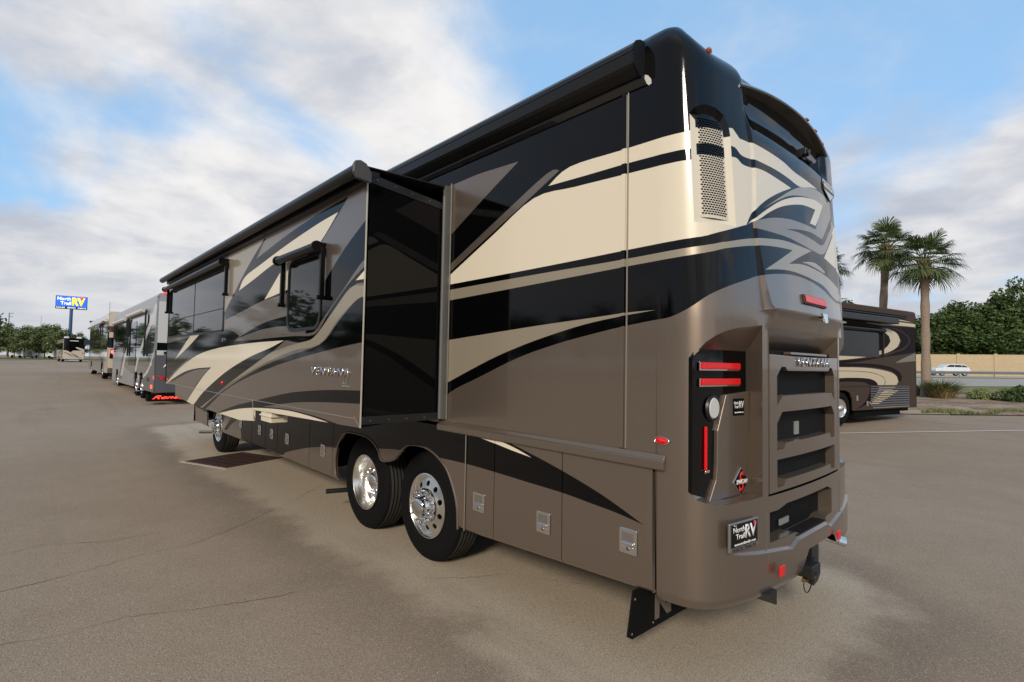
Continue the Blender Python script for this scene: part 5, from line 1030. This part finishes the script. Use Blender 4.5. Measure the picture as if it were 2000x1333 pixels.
BLUE = mat('sign_blue', (.015, .10, .60), .5, emit=((.02, .16, .85), .75)); m = MB(); m.tube((0, 0, 0), (0, 0, 11.5), .36, .30, 18); m.build('sign_pole', mat('blue_pole', (.03, .09, .20), .5), sgn)
NV = mat('sign_navy', (.01, .015, .06), .5)
B0, B1 = 11.2, 14.1; hw = 2.75
m = MB(); m.box(-.3, .3, -hw, hw, B0, B1); bd = m.build('sign_board', mat('sign_frame', (.02, .02, .03), .5), sgn)
m = MB(); m.box(.3, .33, -hw + .07, hw - .07, B0 + .55, B1 - .07); m.build('sign_face', BLUE, bd); m = MB(); m.box(.3, .325, -hw + .07, hw - .07, B0 + .05, B0 + .53); m.build('lower_strip', NV, bd)
LW = mat('lit_white', (.8, .8, .8), .5, emit=((1, 1, 1), .9)); LY = mat('lit_yellow', (.8, .7, .05), .5, emit=((1, .85, .08), .9))
text('lettering', 'North', LW, (.335, -1.3, B0 + 2.25), (0, 1, 0), (0, 0, 1), 2.3, .75, bd, .02, 0, .03); text('lettering', 'Trail', LW, (.335, -1.0, B0 + 1.25), (0, 1, 0), (0, 0, 1), 1.8, .75, bd, .02, 0, .03)
text('lettering', 'RV', LY, (.335, 1.2, B0 + 1.7), (0, 1, 0), (0, 0, 1), 2.3, 1.85, bd, .02, 0, .06); m = MB(); m.prism([(.36, 1.45, B0 + 2.72), (.36, 2.05, B0 + 2.72), (.36, 1.9, B0 + 2.2), (.36, 1.65, B0 + 2.0)], (.02, 0, 0)); m.build('red_mark', REDE, bd)
for s_, y_ in (('SALES', -1.85), ('SERVICE', 0.), ('PARTS', 1.85)): text('lettering', s_, LW, (.33, y_, B0 + .28), (0, 1, 0), (0, 0, 1), 1.45, .30, bd, .02, 0, .02)
# ------------------------------------------------------------------ the other motorhomes
# local frame: +x rearward, y = 0 is the visible side, +y across the vehicle, z up from its ground
def rv_wheel(par, x, y=.03, r=.5):
    w_ = empty('wheel', (x, y, r)); w_.parent = par
    m = MB(); m.lathe([(.29, .03), (.36, 0), (.45, .0), (.49, .03), (.5, .06), (.5, .24), (.45, .28), (.0, .28)], n=32); m.build('tyre', RUBBER, w_)
    m = MB(); m.lathe([(.29, .03), (.27, .01), (.25, .05), (.13, .06), (.12, .02), (.07, -.03), (0, -.04)], n=32); m.build('rim', ALU, w_)
def shell(par, L_, H, base, lay, z0=.35, mats=PAINT, rear=(), r=.10, wheels=()):
    dom_ = [(-L_, z0)]
    for x in sorted(wheels): dom_ += [(x - .60, z0), (x - .58, .75), (x - .42, .98), (x - .15, 1.06), (x + .15, 1.06), (x + .42, .98), (x + .58, .75), (x + .60, z0)]
    dom_ += [(0, z0), (0, H - .12), (-L_, H - .12)]
    paint('side_wall', dom_, lay, base, lambda a, b: (a, 0, b), parent=par, mats=mats, depth=(0, .04, 0))
    m = MB(); n_ = 8
    prof = [(0 + r * 1.2 * (1 - math.cos(i / n_ * math.pi / 2)), H - .12 + .12 * math.sin(i / n_ * math.pi / 2)) for i in range(n_ + 1)]; prof += [(2.55 - a, b) for a, b in prof[::-1]]; prof += [(2.55, z0), (2.5, z0), (2.5, H - .2), (.04, H - .2)]
    m.prism([(-L_, a, b) for a, b in prof], (L_, 0, 0)); m.build('roof', mats[base], par, sharp=50)
    m = MB(); m.box(-L_ + .05, -.05, .35, 2.2, .5, 1.2); m.box(-L_, -L_ + .05, .04, 2.5, .5, H - .2); m.box(-L_ + .05, -.1, .03, .05, 1.07, 1.2); m.build('chassis', UNDER, par)
    for x in wheels: rv_wheel(par, x); 
    paint('rear_wall', [(.0, z0), (2.55, z0), (2.55, H - .12), (2.43, H - .0), (.12, H - .0), (0, H - .12)], rear, base, lambda a, b: (.03 - .04 * ((a - 1.275) / 1.275) ** 4, a, b), parent=par, mats=mats, depth=(-.05, 0, 0), lines=[((u, z0), (u, H)) for u in (.1, .3, .7, 1.275, 1.85, 2.25, 2.45)])
    m = MB(); m.box(-.02, .0, .05, 2.5, z0, z0 + .02); 
def pane(par, x0, x1, z0, z1, y=-.012, r=.06, g_=None):
    m = MB(); m.prism([(a, y, b) for a, b in rrect(x0, x1, z0, z1, r)], (0, .01, 0)); return m.build('window', g_ or GLASS, par)
def tube_awn(par, x0, x1, z, m_, arm=None, y=-.10, r=.06):
    m = MB(); m.tube((x0, y, z), (x1, y, z), r, n=12); m.box(x0, x1, -.05, 0, z + .01, z + .06); a = m.build('awning', m_, par)
    if arm:
        for x in (x0, x1): m = MB(); m.box(x - .02, x + .02, -.08, -.02, arm, z); m.build('awning_arm', PLASTIC, a)
# --- grey motorhome with the lit mud flap
SILV = mat('silver_paint', (.32, .32, .33), .35, .3, .4); GREY = mat('mid_grey_paint', (.10, .102, .112), .35, .2, .4); LGREY = mat('light_grey_paint', (.50, .50, .495), .4, 0, .3); DGREY = mat('graphite_gloss', (.03, .032, .036), .05, .2, 1, spec=.8)
g2 = {'silver': SILV, 'grey': GREY, 'light': LGREY, 'black': BLACK, 'graph': DGREY}
x2 = -18.3; v2 = empty('motorhome', (x2, .50, gz(-20, .5) + .0), 0, 'silver and grey motorhome next in line, with a glowing red mud flap at its rear', 'motorhome', 'motorhomes in the row ahead')
lay = [('silver', [(-13.1, .3), (0, .3), (0, 3.9), (-13.1, 3.9)]), ('graph', [(-12.9, 1.9), (-6.5, 1.0), (-1.4, .95), (-.25, 1.8), (-.25, 3.3), (-12.9, 3.35)]),
       ('silver', [(-13.1, 1.0), (-9.6, 2.6), (-8.6, 2.75), (-9.6, 1.3), (-10.2, .6), (-13.1, .6)]), ('grey', [(-10.2, .6), (-8.9, 2.0), (-8.3, 2.2), (-8.9, .6)]),
       ('light', [(-.1, 3.45), (-.55, 3.1), (-2.2, 2.4), (-3.6, 1.75), (-4.3, 1.25), (-4.4, 1.05), (-3.9, .92), (-2.6, .95), (-1.4, 1.25), (-.6, 1.7), (-.15, 2.0), (-.5, 1.6), (-1.3, 1.05), (-2.4, .78), (-3.8, .72), (-4.7, .86), (-4.75, 1.15), (-4.1, 1.75), (-2.7, 2.5), (-1.0, 3.3), (-.5, 3.6), (-.1, 3.6)]),
       ('light', [(-9.6, .75), (-8.4, 1.7), (-7.0, 2.5), (-6.6, 2.7), (-8.0, 1.6), (-8.9, .75)]), ('grey', [(-3.2, .3), (-3.0, .75), (-1.4, 1.1), (-.4, 1.7), (0, 1.95), (0, .3)])]
rear = [('grey', [(0, .3), (2.6, .3), (2.6, 1.75), (0, 1.75)]), ('light', [(0, 1.75), (2.6, 1.75), (2.6, 3.7), (0, 3.7)]), ('black', [(.0, 1.92), (2.6, 1.92), (2.6, 2.2), (0, 2.2)])]
shell(v2, 13.1, 4.0, 'silver', lay, .40, g2, rear, wheels=(-3.05, -4.45, -11.0))
pane(v2, -12.6, -7.9, 2.1, 3.25); pane(v2, -6.9, -4.8, 1.3, 3.2)
tube_awn(v2, -12.6, -7.6, 3.42, LGREY, 2.6, r=.09); tube_awn(v2, -7.0, -2.2, 3.50, LGREY, 1.7, r=.09)
for i, (x_, y_) in enumerate(((-.1, .35), (-.1, 1.0), (-4.8, .2), (-8.5, .2), (-1.4, .2))):
    m = MB(); m.box(x_ - .12, x_ + .12, y_ - .05, y_ + .05, 3.95, 4.05); m.build('roof_marker', REDE if i < 2 else mat('amber_lamp', (.6, .2, .02), .3, emit=((1, .3, .03), .6)), v2, bevel=.02)
m = MB(); m.box(.03, .05, .15, .50, 3.97, 4.06); m.build('top_brake_lamp', REDE, v2)
m = MB(); m.box(.03, .06, .25, .75, 1.78, 1.88); m.build('rear_grip', PLASTIC, v2)
m = MB(); m.prism([(.03, .08, 1.02), (.03, .24, .99), (.03, .30, .86), (.03, .20, .88), (.03, .14, .96)], (.02, 0, 0)); m.build('side_tail_lamp', REDL, v2)
m = MB(); m.prism([(-.25, -.01, .95), (-.05, -.01, 1.02), (-.02, -.01, .85), (-.12, -.01, .88)], (0, .02, 0)); m.build('tail_lamp', REDE, v2)
m = MB(); m.box(-.55, -.40, -.03, 0, .52, .66); m.build('side_marker', mat('lit_amber_red', (.8, .12, .03), .3, emit=((1, .14, .04), 1.6)), v2, bevel=.01)
text('lettering', 'XL', WHITE, (-.75, -.003, 1.42), (1, 0, 0), (0, 0, 1), .22, .12, v2, .004, .2); text('lettering', 'RV', WHITE, (.032, .45, 1.36), (0, 1, 0), (0, 0, 1), .40, .11, v2, .004, .3, .02)
m = MB(); m.box(.05, .10, -.15, 1.6, .10, .34); fl = m.build('mud_flap', UNDER, v2); text('lettering', 'Renegade', REDE, (.105, .75, .22), (0, 1, 0), (0, 0, 1), 1.6, .17, fl, .01, .5, .02)
# lettering continues on the side return of the flap so it reads from the lane
m = MB(); m.box(-.45, .05, -.17, -.12, .10, .34); m.build('flap_return', UNDER, fl); 
for q in (-1.2, -1.55): m = MB(); m.box(q, q + .09, -.012, 0, 1.0 - .25, 1.15 - .25); m.build('hatch_latch', PLASTIC, v2)
m = MB(); m.prism([(-2.3, -.02, .35), (-2.1, -.35, .30), (-2.0, -.35, .30), (-2.0, 0, .35)], (0, 0, .04)); m.build('mud_guard', CHROME, v2)
# --- maroon and cream motorhome
MAR = mat('maroon_paint', (.10, .018, .018), .3, .2, 1); CRM2 = mat('cream_body', (.55, .47, .36), .4, 0, 1); BRN = mat('bronze_paint', (.13, .105, .08), .3, .3, 1)
g3 = {'cream': CRM2, 'maroon': MAR, 'brown': BRN, 'black': BLACK, 'graph': DGREY}
v3 = empty('motorhome', (-33.5, .42, gz(-36, .4)), 0, 'cream and maroon motorhome with twin red tail lamps, beyond the grey one', 'motorhome', 'motorhomes in the row ahead')
lay = [('graph', [(-13.0, 1.5), (-.8, 1.45), (-.2, 2.6), (-.2, 3.35), (-13, 3.35)]), ('brown', [(-13.0, .3), (-1.2, .3), (-1.2, 1.3), (-4, 1.7), (-13, 1.5)]), ('brown', [(-5.5, 1.3), (-3.4, 2.2), (-1.2, 3.3), (-.8, 3.3), (-2.9, 2.1), (-4.4, 1.3)]),
       ('black', [(-1.1, 2.1), (-.1, 2.75), (0, 2.75), (0, 1.9), (-.7, 1.7)]), ('maroon', [(-1.3, 2.85), (0, 2.85), (0, 3.1), (-1.0, 3.1)]), ('black', [(-3.4, .45), (-2.6, .45), (-2.6, 1.3), (-3.4, 1.3)])]
rear = [('maroon', [(0, 2.75), (2.6, 2.85), (2.6, 3.15), (0, 3.1)]), ('black', [(0, 1.85), (2.6, 1.85), (2.6, 2.45), (0, 2.45)]), ('black', [(.1, 1.25), (.9, 1.1), (.9, 1.78), (.15, 1.78)]), ('brown', [(0, .3), (2.6, .3), (2.6, .7), (0, .7)]), ('maroon', [(.9, .8), (2.6, .7), (2.6, 1.5), (.9, 1.4)])]
shell(v3, 12.8, 3.95, 'cream', lay, .42, g3, rear, wheels=(-2.6, -10.2))
pane(v3, -12.2, -7.5, 2.1, 3.2); pane(v3, -6.2, -4.3, 2.1, 3.2); tube_awn(v3, -12.4, -2.0, 3.42, BRN, None, r=.08); tube_awn(v3, -6.4, -4.0, 3.28, BRN, 2.6)
for y_ in (.28, .62): m = MB(); m.lathe([(0, -.03), (.09, -.025), (.12, 0)], n=18); o = m.build('tail_lamp', mat('bright_tail', (1, .05, .05), .2, emit=((1, .06, .05), 5)), v3); o.location = (.035, y_, 1.62); o.rotation_euler = (0, 0, R(90))
m = MB(); m.lathe([(0, -.03), (.08, -.025), (.1, 0)], n=18); o = m.build('reversing_lamp', CLEAR, v3); o.location = (.035, .45, 1.34); o.rotation_euler = (0, 0, R(90))
m = MB(); m.box(.03, .04, .95, 1.35, .82, 1.02); m.build('licence_plate', WHITE, v3); m = MB(); m.box(-.5, -.3, -.02, 0, .75, .81); m.build('side_marker', REDL, v3)
m = MB(); m.prism([(-13.0, -.02, 2.2), (-13.3, -.30, 2.2), (-13.15, -.30, 2.2), (-12.85, 0, 2.2)], (0, 0, .4)); m.build('wing_mirror', PLASTIC, v3)
# --- cream motorhome seen from behind, far ahead
x, y = U(146, 80); v4 = empty('motorhome', (x + .0, y - 1.3, gz(x, y)), R(2), 'black and cream motorhome seen from behind, parked alone near the trees', 'motorhome')
rear = [('cream', [(0, .3), (2.6, .3), (2.6, 1.75), (0, 1.75)]), ('black', [(0, 2.35), (.35, 2.05), (.4, 1.75), (.9, 1.45), (1.1, 1.7), (1.6, 1.85), (1.9, 2.0), (2.6, 1.7), (2.6, 3.8), (0, 3.8)]), ('black', [(1.0, 1.35), (1.9, .8), (1.6, .85), (.95, 1.3)]), ('brown', [(.2, 1.5), (.9, .95), (1.9, .6), (2.3, .62), (1.3, .85), (.6, 1.3)]), ('cream', [(1.45, 2.15), (1.6, 2.05), (2.55, 1.5), (2.55, 1.9), (2.1, 2.1), (1.5, 2.3)])]
lay = [('cream', [(-11, .3), (0, .3), (0, 3.6), (-11, 3.6)]), ('black', [(-11, 1.9), (-.2, 1.9), (-.2, 2.9), (-11, 2.9)])]
shell(v4, 11, 3.6, 'black', lay, .45, g3, rear, wheels=(-2.4, -9))
pane(v4, -9, -6, 1.9, 2.8); m = MB(); m.box(.03, .05, .75, 1.75, 3.16, 3.26); m.build('lettering_bar', WHITE, v4)
for y_ in (.5, 2.0): m = MB(); m.box(-2.4, -1.6, y_ - .3, y_ + .25, 3.6, 3.88); m.build('air_conditioner', WHITE, v4, bevel=.05)
for y_ in (.22, 2.3): m = MB(); m.box(.03, .05, y_ - .07, y_ + .07, 1.32, 1.46); m.build('tail_lamp', REDL, v4)
m = MB(); m.box(-.1, .0, .3, 2.2, .35, .45); m.build('bumper', PLASTIC, v4); m = MB(); m.box(0.0, .02, .7, 1.8, .28, .33); m.build('flap_strip', WHITE, v4)
for q in (.1, 2.2): m = MB(); m.box(-2.8, -2.0, q, q + .25, .0, .5); m.build('rear_tyre', RUBBER, v4)
# --- brown motorhome on the right
TB = mat('bronze_taupe_paint', (.055, .038, .029), .55, 0, 0, spec=.08); DM = mat('dark_maroon_brown', (.009, .004, .005), .55, 0, 0, spec=.08); CR3 = mat('pale_cream_paint', (.50, .42, .29), .4, 0, .2); ST = mat('stone_paint', (.15, .125, .095), .4, .1, .25); LN = mat('fine_line_paint', (.10, .085, .065), .4)
g5 = {'brown': TB, 'dark': DM, 'cream': CR3, 'stone': ST, 'line': LN, 'black': BLACK}
x5, y5 = .16, 20.35
ang = math.atan2(.98, .2); v5 = empty('motorhome', (x5, y5, gz(x5, y5) - .02), ang, 'brown motorhome with looping cream and maroon swirls, in front of the palms', 'motorhome')
# paint traced on its side; q() turns the traced sheet (0..8, 0..13) into metres
def q(P): return [((a - 830) / 148., (1165 - b) / 296. + .26) for a, b in P]
lay = [('dark', q([(0, 300), (300, 300), (560, 300), (840, 285), (840, 540), (700, 575), (500, 610), (250, 665), (50, 700), (0, 710)])),
       ('cream', q([(0, 270), (110, 265), (400, 232), (800, 236), (560, 215), (300, 213), (0, 222)])), ('cream', q([(320, 292), (450, 262), (600, 250), (830, 250), (832, 282), (600, 285), (480, 300)])),
       ('brown', q([(500, 310), (600, 315), (700, 350), (765, 410), (760, 460), (700, 520), (600, 560), (450, 610), (50, 665), (50, 640), (300, 590), (500, 560), (620, 500), (650, 430), (620, 370), (560, 335)])), ('dark', q([(505, 312), (600, 322), (695, 355), (755, 412), (750, 460), (690, 512), (590, 552), (440, 600), (50, 660), (50, 655), (300, 600), (500, 570), (650, 500), (670, 430), (620, 360), (560, 325)])),
       ('cream', q([(480, 325), (560, 335), (630, 370), (660, 435), (630, 500), (560, 550), (450, 590), (200, 640), (0, 665), (0, 630), (200, 600), (440, 555), (520, 510), (560, 450), (545, 400), (500, 365), (460, 345)])),
       ('stone', q([(605, 665), (700, 610), (845, 545), (845, 635)])), ('brown', q([(0, 700), (250, 665), (500, 612), (845, 545), (845, 1200), (0, 1200)])), ('stone', q([(605, 665), (700, 610), (845, 545), (845, 635)])),
       ('dark', q([(0, 690), (200, 682), (400, 682), (550, 705), (640, 750), (675, 800), (660, 860), (640, 840), (600, 770), (500, 730), (300, 710), (0, 720)])),
       ('cream', q([(0, 722), (250, 718), (420, 730), (560, 760), (620, 800), (635, 850), (600, 910), (560, 940), (340, 1060), (420, 960), (440, 905), (410, 850), (330, 820), (150, 815), (0, 828)])),
       ('line', q([(0, 758), (250, 757), (400, 775), (480, 810), (500, 850), (480, 910), (485, 910), (508, 850), (487, 805), (400, 768), (250, 751), (0, 752)])),
       ('dark', q([(0, 830), (150, 817), (330, 822), (410, 855), (440, 905), (420, 960), (350, 1040), (330, 1060), (230, 1110), (310, 1040), (350, 960), (355, 900), (310, 860), (150, 850), (0, 860)]))]
rear = [('brown', [(0, .3), (2.6, .3), (2.6, 1.3), (0, 1.3)]), ('stone', [(0, 2.1), (2.6, 2.2), (2.6, 1.9), (0, 1.8)]), ('dark', [(0, 2.2), (2.6, 2.2), (2.6, 3.2), (0, 3.2)]), ('cream', [(0, 3.2), (2.6, 3.25), (2.6, 3.35), (0, 3.32)])]
shell(v5, 12.0, 3.80, 'brown', lay, .42, g5, rear, wheels=(-4.85, -10.5))
pane(v5, -8.4, -2.62, 2.12, 2.92, g_=TINT); tube_awn(v5, -9, -2.45, 3.0, BLACK, 2.15, r=.07)
m = MB(); m.box(-9, -2.0, -.35, 0, 3.22, 3.42); m.build('slide_topper', PLASTIC, v5, bevel=.03)
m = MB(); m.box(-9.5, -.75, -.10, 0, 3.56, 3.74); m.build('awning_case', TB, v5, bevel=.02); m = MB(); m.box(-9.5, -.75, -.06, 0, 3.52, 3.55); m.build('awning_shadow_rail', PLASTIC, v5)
m = MB()
for i in range(9): z_ = .52 + i * .078; m.prism([(-3.2, 0, z_), (-3.2, -.03, z_ + .004), (-3.2, -.006, z_ + .05)], (2.62, 0, 0))
m.build('engine_louvre', mat('louvre_paint', (.085, .068, .055), .4, .3), v5)
m = MB()
for i in range(8): z_ = .60 + i * .056; a = -3.25 + i * .12; m.box(a, a + .55 + .06 * i, -.034, -.028, z_ + .0, z_ + .028)
m.build('louvre_stripes', CR3, v5)
m = MB(); m.box(-3.1, -.6, -.03, -.0, .46, .495); m.build('louvre_sill', CHROME, v5)
m = MB(); m.box(-5.2, -.55, -.02, -.0, 1.17, 1.205); m.build('belt_moulding', TB, v5, bevel=.004)
for a, z_ in ((-4.02, .80), (-3.4, .62)): m = MB(); m.box(a - .05, a + .05, -.02, 0, z_ - .08, z_ + .08); m.build('handle', CHROME, v5, bevel=.01)
m = MB(); m.box(-4.0, -1.0, .1, 2.3, .2, .4); m.build('underframe', UNDER, v5); m = MB(); m.box(-1.0, -.6, .02, 2.4, .32, .42); m.build('rear_flap', UNDER, v5)
# --- vehicles parked beyond the left trees
def parked(px, d, L_, H, colm, label, name, cat):
    x, y = U(px, d); e = empty(name, (x, y, gz(x, y)), math.atan2(_rt.y, _rt.x), label, cat, None)
    m = MB(); m.prism([(0, 0, .4), (L_, 0, .4), (L_, 0, H), (.3, 0, H), (0, 0, H - .4)], (0, 2.3, 0)); m.build('body', colm, e, bevel=.06)
    k = int(L_ / 1.6)
    for i in range(k): m = MB(); m.box(.5 + i * 1.6, 1.3 + i * 1.6, -.02, 0, H * .58, H * .8); m.build('window', GLASS, e)
    for a in (L_ * .22, L_ * .78): m = MB(); m.lathe([(0, 0), (.36, 0), (.36, .2), (0, .2)], c=(a, -.02, .36), n=20); m.build('wheel', RUBBER, e)
    m = MB(); m.box(0.1, L_ - .1, .2, 2.0, .3, .45); m.build('chassis', UNDER, e)
OFF = mat('offwhite_body', (.55, .57, .60), .4, 0, .5)
parked(20, 118, 3.0, 2.0, OFF, 'white van half hidden behind the leftmost tree trunks', 'parked_van', 'van')
parked(42, 120, 3.2, 1.9, OFF, 'white pickup with dark windows between the tree trunks', 'parked_pickup', 'pickup')
parked(64, 117, 5.0, 2.2, mat('white_trailer', (.66, .67, .68), .4), 'long white trailer showing between the tree trunks left of the cream motorhome', 'travel_trailer', 'trailer')
parked(97, 119, 3.2, 1.7, OFF, 'low white car behind the tree nearest the cream motorhome', 'parked_car', 'car')

# ------------------------------------------------------------------ the tree line across the lot, behind the photographer (it shows in the glossy side)
rd = random.Random(77); vs = []; fs = []
for i in range(78):
    az = R(-177.5 + i * 2.4) if i < 52 else R(10 + (i - 52) * 1.75); r = rd.uniform(108, 132) if i < 5 else rd.uniform(66, 84) if i < 20 else rd.uniform(52, 70) if i < 52 else rd.uniform(84, 96); cx, cy = 4.3 + math.cos(az) * r, -2.8 + math.sin(az) * r; h = rd.uniform(6., 9.5) * (1.4 if i >= 52 else 1); w_ = rd.uniform(2.6, 4.) * (1.3 if i >= 52 else 1); z0 = gz(cx, cy)
    cl = [(Vector((cx + rd.gauss(0, w_ * .45), cy + rd.gauss(0, w_ * .45), z0 + h * rd.uniform(.3, .95))), w_ * rd.uniform(.3, .55)) for _ in range(12)]
    for q_ in range(1100):
        c, r_ = cl[rd.randrange(12)]; p = c + Vector((rd.gauss(0, 1), rd.gauss(0, 1), rd.gauss(0, .8))).normalized() * r_ * rd.random() ** .4
        u = Vector((rd.gauss(0, 1), rd.gauss(0, 1), rd.gauss(0, .6))).normalized(); v = u.orthogonal().normalized(); s_ = rd.uniform(.18, .42); o = len(vs)
        vs += [p - u * s_, p + v * s_ * .6, p + u * s_, p - v * s_ * .6]; fs.append((o, o + 1, o + 2, o + 3))
    o = len(vs); vs += [(cx - .15, cy, z0 - .2), (cx + .15, cy, z0 - .2), (cx + .1, cy, z0 + h * .7), (cx - .1, cy, z0 + h * .7), (cx, cy - .15, z0 - .2), (cx, cy + .15, z0 - .2), (cx, cy + .1, z0 + h * .7), (cx, cy - .1, z0 + h * .7)]; fs += [(o, o + 1, o + 2, o + 3), (o + 4, o + 5, o + 6, o + 7)]
me = bpy.data.meshes.new('tree_line'); me.from_pydata([tuple(v) for v in vs], [], fs); me.materials.append(LEAF_D); tag(link(bpy.data.objects.new('tree_line', me)), 'dark line of trees across the lot, mirrored in the glossy side of the big motorhome', 'woods', kind='stuff')
